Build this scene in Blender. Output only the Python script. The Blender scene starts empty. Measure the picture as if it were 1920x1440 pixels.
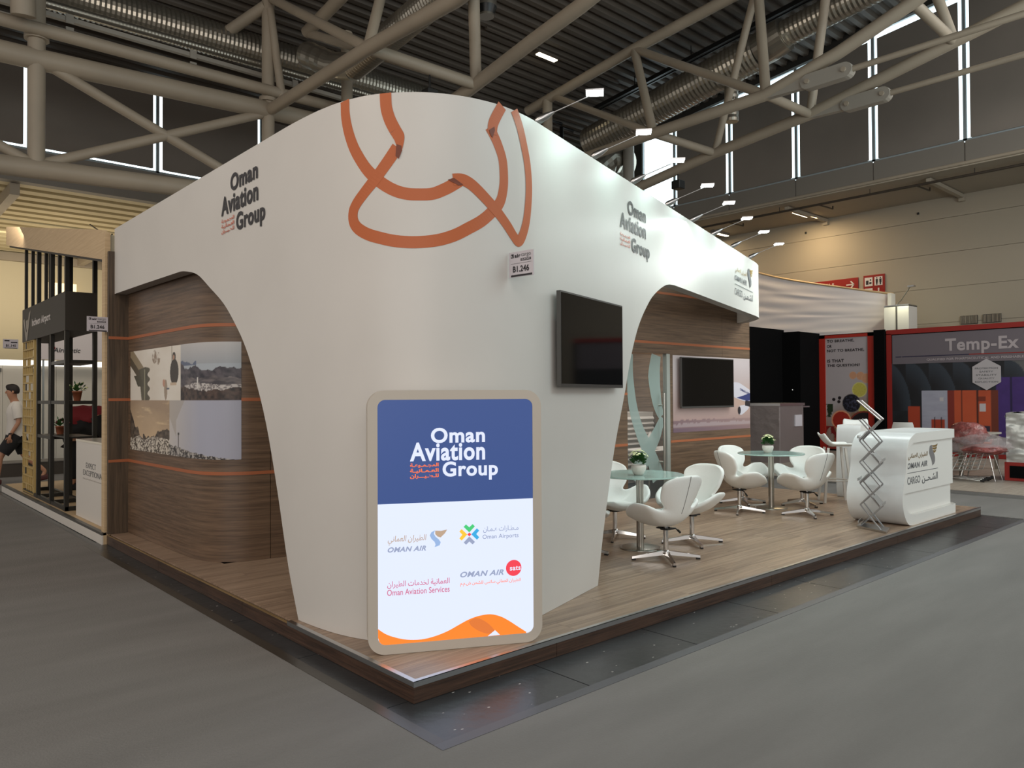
import bpy, bmesh, math, random
import numpy as np
from mathutils import Vector, Matrix, noise
random.seed(7)
SC = bpy.context.scene
COL = SC.collection
PI = math.pi

# ------------------------------------------------------------------ camera
YAW, PITCH, ROLL = 0.838275, 0.014929, -0.005611
CAM = Vector((-2.2705, -3.2986, 1.6))
fw = Vector((math.cos(YAW)*math.cos(PITCH), math.sin(YAW)*math.cos(PITCH), math.sin(PITCH)))
rt = Vector((math.sin(YAW), -math.cos(YAW), 0)); up = rt.cross(fw)
r2 = rt*math.cos(ROLL)+up*math.sin(ROLL); u2 = -rt*math.sin(ROLL)+up*math.cos(ROLL)
cd = bpy.data.cameras.new('camera'); cam = bpy.data.objects.new('camera', cd); COL.objects.link(cam)
m = Matrix((r2, u2, -fw)).transposed().to_4x4(); m.translation = CAM
cam.matrix_world = m
cd.sensor_width = 36; cd.lens = 1426.69/1920*36; cd.clip_end = 200; cd.clip_start = .05
SC.camera = cam

# ------------------------------------------------------------------ world, big lights, exposure
w = bpy.data.worlds.new('world'); SC.world = w; w.use_nodes = True
bg = w.node_tree.nodes['Background']; bg.inputs[0].default_value = (1.0, .95, .90, 1); bg.inputs[1].default_value = .56
SC.view_settings.view_transform = 'Standard'; SC.view_settings.look = 'None'
SC.view_settings.gamma = 1; SC.view_settings.exposure = .14; SC.view_settings.use_curve_mapping = False

def area(name, loc, to, sx, sy, power, col=(1, 1, 1), spread=PI):
    l = bpy.data.lights.new(name, 'AREA'); l.shape = 'RECTANGLE'; l.size = sx; l.size_y = sy
    l.energy = power; l.color = col; l.spread = spread
    o = bpy.data.objects.new(name, l); COL.objects.link(o); o.location = loc
    o.rotation_euler = (Vector(to)-Vector(loc)).to_track_quat('-Z', 'Y').to_euler()
    return o
# added fill lights out of frame, standing in for the unseen hall lighting
WARM = (1, .86, .70)
area('hall_fill', (-7, 2.0, 8.5), (0, 4, 0), 6, 2, 190, WARM)
area('hall_fill', (-4, -10, 9), (1, 0, 0), 8, 3, 170, (1, .95, .9))
area('hall_fill', (7, -9, 9), (5, 0, 0), 8, 3, 300, (.68, .96, 1))
area('hall_fill', (16, -2, 8.5), (13, 1, 0), 3, 5, 260, (1, .95, .9))
area('roof_fill', (-12, -9, 3.5), (8, 8, 12), 14, 5, 250, (1, .93, .86), math.radians(120))  # added upward fills imitating floor bounce onto the roof steel
area('roof_fill', (9, -9, 3.0), (14, 6, 11), 8, 3, 270, (.84, .97, 1), math.radians(120))
# annex lamps, then two added fills brightening the passage ceiling and wall
area('annex_lamp', (20.4, 8.3, 7.15), (20.9, 8.3, 0), .5, 1.4, 85, (1, .74, .42))
area('annex_lamp', (20.6, 12.5, 7.15), (21, 12.5, 0), .5, 1.4, 60, (1, .74, .42))
area('passage_fill', (3.0, 25, 3.2), (3.0, 25, 8), 9, 7, 240, (1, .85, .64))
area('passage_fill', (2.0, 26, 6.6), (3.0, 31, 3), 7, 2, 130, (1, .90, .72))
# bare area light beyond the stand on the left, lights partition and walker
area('aisle_light', (1.2, 11.5, 4.6), (1.0, 14, 0), 3, 2, 110, (1, .90, .76))
# added fill for the dark cabin, then bare area lights over the stand
area('cabin_fill', (7.2, 4.4, 3.0), (7.2, 4.4, 0), 1.5, 1, 40, (1, .97, .92))
area('stand_light', (4.3, 1.9, 3.4), (4.6, 1.9, 0), 4.2, .25, 55, (.90, 1, .97))
area('stand_light', (8.0, 1.2, 3.6), (7.6, 1.2, 0), 1.6, .6, 40, (.92, 1, .98))

# ------------------------------------------------------------------ helpers
def lin(c):
    c = c/255.; return c/12.92 if c <= .04045 else ((c+.055)/1.055)**2.4
def rgb(r, g, b): return (lin(r), lin(g), lin(b), 1)
def pm(name, col, rough=.6, metal=0, spec=.5, emit=None, es=0, bump=None, var=None, coat=0, alpha=None, trans=0, vcol=None):
    """procedural material; bump=(scale,strength); var=(scale,amount[,stretch xyz])"""
    m = bpy.data.materials.new(name); m.use_nodes = True; nt = m.node_tree; b = nt.nodes['Principled BSDF']
    b.inputs['Base Color'].default_value = col; b.inputs['Roughness'].default_value = rough
    b.inputs['Metallic'].default_value = metal; b.inputs['Specular IOR Level'].default_value = spec
    b.inputs['Coat Weight'].default_value = coat
    if trans: b.inputs['Transmission Weight'].default_value = trans; b.inputs['IOR'].default_value = 1.1
    if alpha is not None: b.inputs['Alpha'].default_value = alpha
    if emit: b.inputs['Emission Color'].default_value = emit; b.inputs['Emission Strength'].default_value = es
    tc = nt.nodes.new('ShaderNodeTexCoord')
    if var:
        mp = nt.nodes.new('ShaderNodeMapping'); nz = nt.nodes.new('ShaderNodeTexNoise'); rp = nt.nodes.new('ShaderNodeMix')
        rp.data_type = 'RGBA'; rp.blend_type = 'MULTIPLY'
        mp.inputs['Scale'].default_value = var[2] if len(var) > 2 else (1, 1, 1)
        nz.inputs['Scale'].default_value = var[0]; nz.inputs['Detail'].default_value = 5
        cr = nt.nodes.new('ShaderNodeMapRange'); cr.inputs['From Min'].default_value = .3; cr.inputs['From Max'].default_value = .7
        cr.inputs['To Min'].default_value = 1-var[1]; cr.inputs['To Max'].default_value = 1+var[1]*.6; cr.clamp = False
        nt.links.new(tc.outputs['Object'], mp.inputs[0]); nt.links.new(mp.outputs[0], nz.inputs['Vector'])
        nt.links.new(nz.outputs['Fac'], cr.inputs[0])
        cb = nt.nodes.new('ShaderNodeCombineColor')
        for i in range(3): nt.links.new(cr.outputs[0], cb.inputs[i])
        rp.inputs['Factor'].default_value = 1; rp.inputs['A'].default_value = col
        nt.links.new(cb.outputs[0], rp.inputs['B']); nt.links.new(rp.outputs['Result'], b.inputs['Base Color'])
    if bump:
        nb = nt.nodes.new('ShaderNodeTexNoise'); nb.inputs['Scale'].default_value = bump[0]; nb.inputs['Detail'].default_value = 4
        bp = nt.nodes.new('ShaderNodeBump'); bp.inputs['Strength'].default_value = bump[1]; bp.inputs['Distance'].default_value = .02
        nt.links.new(tc.outputs['Object'], nb.inputs['Vector']); nt.links.new(nb.outputs['Fac'], bp.inputs['Height'])
        nt.links.new(bp.outputs[0], b.inputs['Normal'])
    if vcol:
        at = nt.nodes.new('ShaderNodeAttribute'); at.attribute_name = 'col'
        nt.links.new(at.outputs['Color'], b.inputs['Base Color'])
    return m

def wood(name, c1, c2, axis='X', rough=.45, scale=1.0, plank=False):
    m = bpy.data.materials.new(name); m.use_nodes = True; nt = m.node_tree; b = nt.nodes['Principled BSDF']
    tc = nt.nodes.new('ShaderNodeTexCoord'); mp = nt.nodes.new('ShaderNodeMapping')
    s = {'X': (.8, 22, 22), 'Z': (24, 24, .9), 'Y': (22, .8, 22), 'H': (1.0, 1.0, 30)}[axis]
    mp.inputs['Scale'].default_value = [k*scale for k in s]
    nt.links.new(tc.outputs['Object'], mp.inputs[0])
    vec = mp.outputs[0]
    n1 = nt.nodes.new('ShaderNodeTexNoise'); n1.inputs['Scale'].default_value = 1.6; n1.inputs['Detail'].default_value = 7
    n1.inputs['Distortion'].default_value = .45
    n2 = nt.nodes.new('ShaderNodeTexNoise'); n2.inputs['Scale'].default_value = 9; n2.inputs['Detail'].default_value = 3
    if plank:
        oi = nt.nodes.new('ShaderNodeObjectInfo'); ad = nt.nodes.new('ShaderNodeVectorMath'); ad.operation = 'ADD'
        ml = nt.nodes.new('ShaderNodeMath'); ml.operation = 'MULTIPLY'; ml.inputs[1].default_value = 37
        nt.links.new(oi.outputs['Random'], ml.inputs[0]); nt.links.new(vec, ad.inputs[0]); nt.links.new(ml.outputs[0], ad.inputs[1]); vec = ad.outputs[0]
    nt.links.new(vec, n1.inputs['Vector']); nt.links.new(vec, n2.inputs['Vector'])
    mx = nt.nodes.new('ShaderNodeMath'); mx.operation = 'MULTIPLY_ADD'; mx.inputs[1].default_value = .35
    nt.links.new(n2.outputs['Fac'], mx.inputs[0]); nt.links.new(n1.outputs['Fac'], mx.inputs[2])
    last = mx.outputs[0]
    if plank:
        a2 = nt.nodes.new('ShaderNodeMath'); a2.operation = 'MULTIPLY_ADD'; a2.inputs[1].default_value = .14
        nt.links.new(oi.outputs['Random'], a2.inputs[0]); nt.links.new(last, a2.inputs[2]); last = a2.outputs[0]
    cr = nt.nodes.new('ShaderNodeValToRGB'); cr.color_ramp.elements[0].position = .42; cr.color_ramp.elements[1].position = .92
    cr.color_ramp.elements[0].color = c1; cr.color_ramp.elements[1].color = c2
    nt.links.new(last, cr.inputs[0]); nt.links.new(cr.outputs[0], b.inputs['Base Color'])
    b.inputs['Roughness'].default_value = rough
    bp = nt.nodes.new('ShaderNodeBump'); bp.inputs['Strength'].default_value = .12; bp.inputs['Distance'].default_value = .01
    nt.links.new(n2.outputs['Fac'], bp.inputs['Height']); nt.links.new(bp.outputs[0], b.inputs['Normal'])
    return m

ORG = {}
def thing(name, label, cat, loc=(0, 0, 0), rz=0, group=None):
    o = bpy.data.objects.new(name, None); COL.objects.link(o); o.location = loc; o.rotation_euler = (0, 0, rz)
    o.empty_display_size = .1
    o['label'] = label; o['category'] = cat
    if group: o['group'] = group
    ORG[o.name] = Vector(loc)
    return o
def tag(o, label, cat, group=None, kind=None):
    o['label'] = label; o['category'] = cat
    if group: o['group'] = group
    if kind: o['kind'] = kind
    return o
def struct(o): o['kind'] = 'structure'; return o

class MB:
    def __init__(s): s.v = []; s.f = []; s.mi = []; s.sm = []; s.c = 0
    def add(s, vs, fs, mi=0, sm=False):
        n = len(s.v); s.v += [tuple(p) for p in vs]
        for f in fs: s.f.append([i+n for i in f]); s.mi.append(mi); s.sm.append(sm)
        return s
    def box(s, a, b, mi=0):
        x0, y0, z0 = a; x1, y1, z1 = b
        return s.add([(x0,y0,z0),(x1,y0,z0),(x1,y1,z0),(x0,y1,z0),(x0,y0,z1),(x1,y0,z1),(x1,y1,z1),(x0,y1,z1)],
                     [(3,2,1,0),(4,5,6,7),(0,1,5,4),(1,2,6,5),(2,3,7,6),(3,0,4,7)], mi)
    def rbox(s, a, b, r=.01, mi=0):
        """box with chamfered edges"""
        x0, y0, z0 = a; x1, y1, z1 = b; bm = bmesh.new()
        bmesh.ops.create_cube(bm, size=1)
        for v in bm.verts: v.co = Vector(((x0+x1)/2+v.co.x*(x1-x0), (y0+y1)/2+v.co.y*(y1-y0), (z0+z1)/2+v.co.z*(z1-z0)))
        bmesh.ops.bevel(bm, geom=bm.edges[:], offset=r, segments=2, affect='EDGES', profile=.5)
        bm.verts.index_update(); s.add([v.co for v in bm.verts], [[v.index for v in f.verts] for f in bm.faces], mi); bm.free(); return s
    def obox(s, c, ax, ay, az, mi=0):
        """oriented box: centre, half-axis vectors"""
        c, ax, ay, az = map(Vector, (c, ax, ay, az)); vs = []
        for k in (-1, 1):
            for i, j in ((-1,-1),(1,-1),(1,1),(-1,1)): vs.append(c+ax*i+ay*j+az*k)
        return s.add(vs, [(3,2,1,0),(4,5,6,7),(0,1,5,4),(1,2,6,5),(2,3,7,6),(3,0,4,7)], mi)
    def bar(s, p, q, w, h=None, upv=(0, 0, 1), mi=0):
        p, q = Vector(p), Vector(q); d = (q-p); L = d.length; d.normalize(); h = h or w
        u = Vector(upv)
        if abs(d.dot(u)) > .98: u = Vector((1, 0, 0))
        x = d.cross(u).normalized(); y = x.cross(d)
        return s.obox((p+q)/2, d*(L/2), x*(w/2), y*(h/2), mi)
    def tube(s, pts, r, n=10, cap=True, mi=0, rs=None):
        pts = [Vector(p) for p in pts]; rings = []; prev = None
        for i, p in enumerate(pts):
            d = (pts[min(i+1, len(pts)-1)]-pts[max(i-1, 0)]).normalized()
            if prev is None:
                u = Vector((0, 0, 1)) if abs(d.z) < .9 else Vector((1, 0, 0))
                x = d.cross(u).normalized()
            else: x = (prev-d*prev.dot(d)).normalized()
            prev = x; y = d.cross(x); rr = rs[i] if rs else r
            rings.append([p+(x*math.cos(2*PI*k/n)+y*math.sin(2*PI*k/n))*rr for k in range(n)])
        vs = [v for R in rings for v in R]; fs = []
        for i in range(len(pts)-1):
            for k in range(n): a = i*n+k; b = i*n+(k+1) % n; fs.append((a, b, b+n, a+n))
        s.add(vs, fs, mi, True)
        if cap: s.add(rings[0], [tuple(range(n))[::-1]], mi); s.add(rings[-1], [tuple(range(n))], mi)
        return s
    def lathe(s, prof, c=(0, 0, 0), n=24, mi=0, sm=True):
        c = Vector(c); vs = []; fs = []
        for r, z in prof:
            for k in range(n): vs.append((c.x+r*math.cos(2*PI*k/n), c.y+r*math.sin(2*PI*k/n), c.z+z))
        for i in range(len(prof)-1):
            for k in range(n): a = i*n+k; b = i*n+(k+1) % n; fs.append((a, b, b+n, a+n))
        s.add(vs, fs, mi, sm)
        if prof[0][0] > 1e-4: s.add([vs[k] for k in range(n)], [tuple(range(n))[::-1]], mi)
        if prof[-1][0] > 1e-4: s.add(vs[-n:], [tuple(range(n))], mi)
        return s
    def prism(s, poly, fn, t0, t1, mi=0, side=True):
        """2D polygon extruded, fn(u,v,w)->point"""
        n = len(poly); a = [fn(u, v, t0) for u, v in poly]; b = [fn(u, v, t1) for u, v in poly]
        fs = [tuple(range(n))[::-1], tuple(range(n, 2*n))]
        if side: fs += [(i, (i+1) % n, (i+1) % n+n, i+n) for i in range(n)]
        return s.add(a+b, fs, mi)
    def grid(s, fn, nu, nv, mi=0, sm=True, flip=False):
        vs = [fn(i/nu, j/nv) for j in range(nv+1) for i in range(nu+1)]; fs = []
        for j in range(nv):
            for i in range(nu):
                a = j*(nu+1)+i; f = (a, a+1, a+nu+2, a+nu+1); fs.append(f[::-1] if flip else f)
        return s.add(vs, fs, mi, sm)
    def build(s, name, mats, parent=None, kind=None, wld=True, merge=False):
        me = bpy.data.meshes.new(name); off = ORG.get(parent.name, Vector()) if (parent is not None and wld) else Vector()
        me.from_pydata([(Vector(p)-off)[:] for p in s.v], [], s.f)
        if not isinstance(mats, (list, tuple)): mats = [mats]
        for mt in mats: me.materials.append(mt)
        me.polygons.foreach_set('material_index', s.mi); me.polygons.foreach_set('use_smooth', s.sm)
        if merge:
            bm = bmesh.new(); bm.from_mesh(me); bmesh.ops.remove_doubles(bm, verts=bm.verts, dist=1e-5)
            bmesh.ops.recalc_face_normals(bm, faces=bm.faces); bm.to_mesh(me); bm.free()
        me.update()
        o = bpy.data.objects.new(name, me); COL.objects.link(o)
        if parent is not None: o.parent = parent; ORG[o.name] = off
        if kind: o['kind'] = kind
        return o

def dup(root, loc, rz, label, group=None, drop=()):
    r = root.copy(); COL.objects.link(r); r.location = loc; r.rotation_euler = (0, 0, rz); r['label'] = label
    if group: r['group'] = group
    for ch in list(root.children):
        if ch.name.split('.')[0] in drop: continue
        c = ch.copy(); COL.objects.link(c); c.parent = r
        for g in ch.children: d = g.copy(); COL.objects.link(d); d.parent = c
    return r

# Arabic letters in their joined forms, laid out right to left
AF = {'ا':(0xFE8D,0xFE8E,0,0),'أ':(0xFE83,0xFE84,0,0),'ة':(0xFE93,0xFE94,0,0),'ت':(0xFE95,0xFE96,0xFE97,0xFE98),'ج':(0xFE9D,0xFE9E,0xFE9F,0xFEA0),'ح':(0xFEA1,0xFEA2,0xFEA3,0xFEA4),'خ':(0xFEA5,0xFEA6,0xFEA7,0xFEA8),'د':(0xFEA9,0xFEAA,0,0),'ر':(0xFEAD,0xFEAE,0,0),'س':(0xFEB1,0xFEB2,0xFEB3,0xFEB4),'ش':(0xFEB5,0xFEB6,0xFEB7,0xFEB8),'ط':(0xFEC1,0xFEC2,0xFEC3,0xFEC4),'ع':(0xFEC9,0xFECA,0xFECB,0xFECC),'غ':(0xFECD,0xFECE,0xFECF,0xFED0),'ل':(0xFEDD,0xFEDE,0xFEDF,0xFEE0),'م':(0xFEE1,0xFEE2,0xFEE3,0xFEE4),'ن':(0xFEE5,0xFEE6,0xFEE7,0xFEE8),'و':(0xFEED,0xFEEE,0,0),'ي':(0xFEF1,0xFEF2,0xFEF3,0xFEF4)}
def ar(s):
    out = []
    for i, ch in enumerate(s):
        if ch not in AF: out.append(ch); continue
        p = i > 0 and (s[i-1] == 'ـ' or (s[i-1] in AF and AF[s[i-1]][2] > 0))
        n = i+1 < len(s) and (s[i+1] in AF or s[i+1] == 'ـ') and AF[ch][2] > 0
        out.append(chr(AF[ch][3 if p and n else 1 if p else 2 if n else 0]))
    return ''.join(reversed(out))
TXC = {}
def glyphs(body, bold=0, shear=0, res=5):
    k = (body, bold, shear, res); sp = 1 + (2.6*bold if ord(body[0]) < 0x600 else 0)
    if k in TXC: return TXC[k]
    c = bpy.data.curves.new('t', 'FONT'); c.body = body; c.size = 1; c.offset = bold; c.shear = shear; c.resolution_u = res; c.space_character = sp
    o = bpy.data.objects.new('t', c); COL.objects.link(o)
    bpy.context.view_layer.update()
    me = bpy.data.meshes.new_from_object(o.evaluated_get(bpy.context.evaluated_depsgraph_get()))
    vs = [(v.co.x, v.co.y) for v in me.vertices]; fs = [list(p.vertices) for p in me.polygons]
    bpy.data.objects.remove(o); bpy.data.curves.remove(c); bpy.data.meshes.remove(me)
    xs = [a for a, b in vs]; ys = [b for a, b in vs]; x0, x1, y0, y1 = min(xs), max(xs), min(ys), max(ys)
    r = ([((a-x0)/(x1-x0), (b-y0)/(y1-y0)) for a, b in vs], fs); TXC[k] = r
    return r
def text(mb, body, box, fn, w=0, bold=0, shear=0, mi=0, sub=0, res=5):
    """write body into box=(u0,u1,v0,v1) of the surface fn(u,v,w)"""
    vs, fs = glyphs(body, bold, shear, res); u0, u1, v0, v1 = box
    P = [fn(u0+(u1-u0)*a, v0+(v1-v0)*b, w) for a, b in vs]
    mb.add(P, fs, mi); return mb
def plane_fn(o, ux, uz, nrm):
    o, ux, uz, nrm = map(Vector, (o, ux, uz, nrm))
    return lambda u, v, w: o+ux*u+uz*v+nrm*w
def poly_disc(cu, cv, ru, rv=None, n=28): return [(cu+ru*math.cos(2*PI*k/n), cv+(rv or ru)*math.sin(2*PI*k/n)) for k in range(n)]
def rrect(u0, u1, v0, v1, r, n=6):
    P = []
    for cx, cy, a in ((u1-r, v0+r, -PI/2), (u1-r, v1-r, 0), (u0+r, v1-r, PI/2), (u0+r, v0+r, PI)):
        for k in range(n+1): t = a+PI/2*k/n; P.append((cx+r*math.cos(t), cy+r*math.sin(t)))
    return P
def flat(mb, poly, fn, w=0, mi=0): return mb.add([fn(u, v, w) for u, v in poly], [tuple(range(len(poly)))], mi)
def ribbon(mb, pts, hw, fn, w=0, mi=0, hws=None):
    L = []; R = []; n = len(pts)
    for i, (a, b) in enumerate(pts):
        p, q = pts[max(i-1, 0)], pts[min(i+1, n-1)]; dx, dy = q[0]-p[0], q[1]-p[1]; l = math.hypot(dx, dy) or 1
        h = hws[i] if hws else hw
        L.append(fn(a-dy/l*h, b+dx/l*h, w)); R.append(fn(a+dy/l*h, b-dx/l*h, w))
    return mb.add(L+R, [(i, i+n, i+n+1, i+1) for i in range(n-1)], mi)
def smooth(pts, k=5):
    """Catmull-Rom"""
    out = []; n = len(pts)
    for i in range(n-1):
        p0, p1, p2, p3 = pts[max(i-1,0)], pts[i], pts[i+1], pts[min(i+2,n-1)]
        for j in range(k):
            t = j/k
            out.append(tuple(.5*((2*b)+(-a+c)*t+(2*a-5*b+4*c-d)*t*t+(-a+3*b-3*c+d)*t**3) for a, b, c, d in zip(p0, p1, p2, p3)))
    out.append(tuple(pts[-1])); return out

# numpy value noise for printed pictures
_R = np.random.RandomState(3).rand(64, 64)
def vn(x, y):
    xi = np.floor(x).astype(int); yi = np.floor(y).astype(int); fx = x-xi; fy = y-yi; fx = fx*fx*(3-2*fx); fy = fy*fy*(3-2*fy)
    g = lambda a, b: _R[a % 64, b % 64]
    return (g(xi, yi)*(1-fx)+g(xi+1, yi)*fx)*(1-fy)+(g(xi, yi+1)*(1-fx)+g(xi+1, yi+1)*fx)*fy
def fbm(x, y, o=4):
    s = 0; a = .5
    for i in range(o): s = s+a*vn(x*2**i+i*7.3, y*2**i+i*3.1); a *= .5
    return s
def mixc(a, b, t):
    t = np.clip(t, 0, 1)[..., None]; return a*(1-t)+b*t
def RG(*c): return np.array([lin(k) for k in c])
M_PRINT = pm('printed_picture', (1, 1, 1, 1), .45, vcol=True)
def picture(name, paint, fn, nu, nv, parent, mat=M_PRINT, w=.0):
    """flat print: a fine grid whose corners carry printed colours; paint(U,V)->rgb array, fn(u,v,w)->point"""
    us = np.linspace(0, 1, nu+1); vs_ = np.linspace(0, 1, nv+1); mb = MB()
    mb.grid(lambda a, b: fn(a, b, w), nu, nv, sm=False)
    o = mb.build(name, mat, parent); me = o.data
    U, V = np.meshgrid(us, vs_); C = paint(U, V).reshape(-1, 3)
    at = me.color_attributes.new('col', 'FLOAT_COLOR', 'POINT')
    at.data.foreach_set('color', np.c_[C, np.ones(len(C))].astype(np.float32).ravel())
    return o

# ------------------------------------------------------------------ materials
M_WHITE = pm('white_laminate', rgb(214, 208, 200), .45, bump=(3, .03))
M_SHELL = pm('white_painted_panel', rgb(206, 202, 197), .38, var=(1.5, .03))
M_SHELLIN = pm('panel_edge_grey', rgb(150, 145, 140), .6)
M_WOODD = wood('dark_oak_print', rgb(76, 59, 45), rgb(124, 99, 78), 'H', .42)
M_WOODV = wood('dark_oak_jamb', rgb(50, 40, 30), rgb(98, 80, 62), 'Z', .5)
M_PLANK = wood('oak_floor', rgb(108, 88, 73), rgb(172, 146, 124), 'X', .34, 1.0, plank=True)
M_RISER = wood('dark_walnut_riser', rgb(36, 24, 18), rgb(84, 60, 46), 'H', .4, 1.5)
M_ORANGE = pm('orange_print', rgb(182, 92, 42), .45)
M_ORANGED = pm('orange_print_fold', rgb(112, 52, 28), .5)
M_STRIPE = pm('orange_stripe', rgb(166, 96, 60), .5)
M_BLACKT = pm('black_letter', rgb(38, 34, 38), .45)
M_ALU = pm('brushed_aluminium', rgb(196, 196, 196), .28, 1)
M_ALUD = pm('dark_aluminium', rgb(104, 102, 98), .4, .6)
M_CHROME = pm('chrome', rgb(214, 212, 210), .12, 1)
M_STEEL = pm('satin_steel', rgb(178, 174, 166), .28, 1)
M_BLACK = pm('black_plastic', rgb(20, 20, 20), .4)
M_GLOSSB = pm('screen_glass', rgb(5, 5, 6), .06, spec=.35)
M_BEZEL = pm('screen_bezel', rgb(92, 90, 88), .35, .7)
M_LEATHER = pm('white_leather', rgb(232, 232, 228), .42, bump=(60, .05))
M_SEAM = pm('seam_thread', rgb(120, 116, 112), .7)
M_FROST = pm('frosted_glass', rgb(150, 168, 163), .35, alpha=.86)
M_TABLE = pm('satin_table_glass', rgb(172, 200, 192), .12, alpha=.82)
M_CLEAR = pm('clear_glass', rgb(200, 210, 210), .03, alpha=.05, spec=.5)
M_PIPE = pm('warm_grey_paint', rgb(158, 146, 129), .55, var=(.8, .12))
M_DUCT = pm('galvanised_duct', rgb(168, 162, 150), .3, .85)
M_ROOF = pm('roof_sheet', rgb(80, 71, 62), .6, var=(.7, .12))
M_ROOFL = pm('passage_ceiling', rgb(190, 176, 140), .6)
M_BLIND = pm('dark_blind', rgb(122, 114, 106), .8, var=(.25, .2))
M_SKY = pm('daylight_pane', (0, 0, 0, 1), .5, emit=(.78, .95, 1, 1), es=2.6)
M_CREAM = pm('hall_wall', rgb(160, 150, 134), .7, var=(.15, .05))
M_CREAMW = pm('passage_wall', rgb(206, 194, 164), .7)
M_BAND = pm('grey_band', rgb(122, 116, 108), .6)
M_RED = pm('red_frame', rgb(140, 26, 18), .5)
M_BLKW = pm('black_felt', rgb(9, 9, 10), .95, spec=.1)
M_LWOOD = wood('pale_ply', rgb(186, 158, 122), rgb(206, 180, 142), 'H', .6)
M_LAMP = pm('lamp_face', (1, 1, 1, 1), .5, emit=(.92, 1, .97, 1), es=28)
M_LAMPW = pm('warm_tube', (1, 1, 1, 1), .5, emit=(1, .86, .6, 1), es=6)
M_SILVER = pm('crumpled_foil', rgb(196, 196, 192), .38, .5, bump=(5, .7))
M_PAPER = pm('white_card', rgb(196, 190, 196), .6)
M_GREYT = pm('grey_letter', rgb(104, 104, 106), .5)
M_GOLD = pm('gold_letter', rgb(150, 122, 62), .45)
M_GREEN = pm('leaf', rgb(46, 92, 36), .55, var=(20, .3))
M_PETAL = pm('pale_petal', rgb(222, 226, 172), .6)
M_TERRA = pm('terracotta', rgb(150, 84, 52), .7)
M_GRAPH = pm('graphite_paint', rgb(34, 32, 28), .4)
M_TEXTW = pm('white_letter', rgb(214, 206, 202), .5)

# ================================================================== HALL
M_FLOOR = pm('bare_hall_floor', rgb(52, 54, 56), .3, var=(1.2, .35), bump=(14, .12))
nt = M_FLOOR.node_tree; b = nt.nodes['Principled BSDF']      # white paint flecks and scuffs on the bare floor
src = b.inputs['Base Color'].links[0].from_socket
tc = nt.nodes.new('ShaderNodeTexCoord'); vo = nt.nodes.new('ShaderNodeTexVoronoi'); vo.inputs['Scale'].default_value = 9
ns = nt.nodes.new('ShaderNodeTexNoise'); ns.inputs['Scale'].default_value = 30
mp = nt.nodes.new('ShaderNodeMapping'); mp.inputs['Scale'].default_value = (1, 1.6, 1); mp.inputs['Rotation'].default_value = (0, 0, .6)
mt = nt.nodes.new('ShaderNodeMath'); mt.operation = 'MULTIPLY_ADD'; mt.inputs[1].default_value = .12
lt = nt.nodes.new('ShaderNodeMath'); lt.operation = 'LESS_THAN'; lt.inputs[1].default_value = .135
mx = nt.nodes.new('ShaderNodeMix'); mx.data_type = 'RGBA'; mx.inputs['B'].default_value = rgb(176, 172, 168)
nt.links.new(tc.outputs['Object'], mp.inputs[0]); nt.links.new(mp.outputs[0], vo.inputs['Vector']); nt.links.new(tc.outputs['Object'], ns.inputs['Vector'])
nt.links.new(ns.outputs['Fac'], mt.inputs[0]); nt.links.new(vo.outputs['Distance'], mt.inputs[2]); nt.links.new(mt.outputs[0], lt.inputs[0])
nt.links.new(lt.outputs[0], mx.inputs['Factor']); nt.links.new(src, mx.inputs['A']); nt.links.new(mx.outputs['Result'], b.inputs['Base Color'])
M_CARPET = pm('aisle_carpet', rgb(128, 125, 122), .85, spec=.2, var=(1.4, .10, (.5, 2.6, 1)), bump=(90, .25))

# the bare floor shows as slabs in the gap round the stand
fl = struct(MB().box((-14, -14, -.2), (24, 32, -.006)).build('floor', M_FLOOR))
mb = []
for i in range(9):                                  # floor slabs along the right hand gap
    x0 = -.16+i*1.02; x1 = x0+1.012
    MB().box((x0, -.50, -.006), (x1, .05, 0)).build('slab', M_FLOOR, fl, wld=False)
for i in range(6):
    y0 = .056+i*1.0
    MB().box((-.16, y0, -.006), (.04, y0+.994, 0)).build('slab', M_FLOOR, fl, wld=False)
def carpet(name, a, b, label):
    o = MB().box((a[0], a[1], -.006), (b[0], b[1], .008)).build(name, M_CARPET); return tag(o, label, 'carpet')
carpet('aisle_carpet', (-14, -14), (21.9, -.463), 'wide grey aisle carpet filling the foreground right of the stand corner')
carpet('aisle_carpet', (-14, -.463), (-.143, 30.4), 'grey aisle carpet running back along the left side of the stand')
carpet('aisle_carpet', (8.95, -.463), (11.0, 30.4), 'grey carpet of the cross aisle between counter and red framed booth')
carpet('aisle_carpet', (-.143, 12.3), (8.95, 15.95), 'grey carpet behind the pale plywood booth where the man walks')
M_TAPE = pm('clear_edge_tape', rgb(84, 84, 88), .42); M_TAPED = pm('dark_edge_tape', rgb(60, 56, 50), .3)
tag(MB().box((-.21, -.53, .008), (9.0, -.463, .010)).build('edge_tape', M_TAPE), 'shiny grey tape along the carpet edge in front of the platform', 'tape')
tag(MB().box((-.21, -.463, .008), (-.143, 5.9, .010)).build('edge_tape', M_TAPED), 'dark tape along the carpet edge left of the platform', 'tape')

# roof: ribbed sheet falling gently towards the back wall
def roofz(y): return 12.317-.11*y
mb = MB(); y = -9.0; prof = []
while y < 19.3:
    prof += [(y, 0), (y+.13, 0), (y+.17, .11), (y+.30, .11)]; y += .34
vs = []; fs = []
for (yy, d) in prof:
    z = roofz(yy)+d; vs += [(-9, yy, z), (19.0, yy, z)]
for i in range(len(prof)-1): fs.append((2*i, 2*i+1, 2*i+3, 2*i+2))
struct(mb.add(vs, fs).build('ceiling', M_ROOF))

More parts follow.
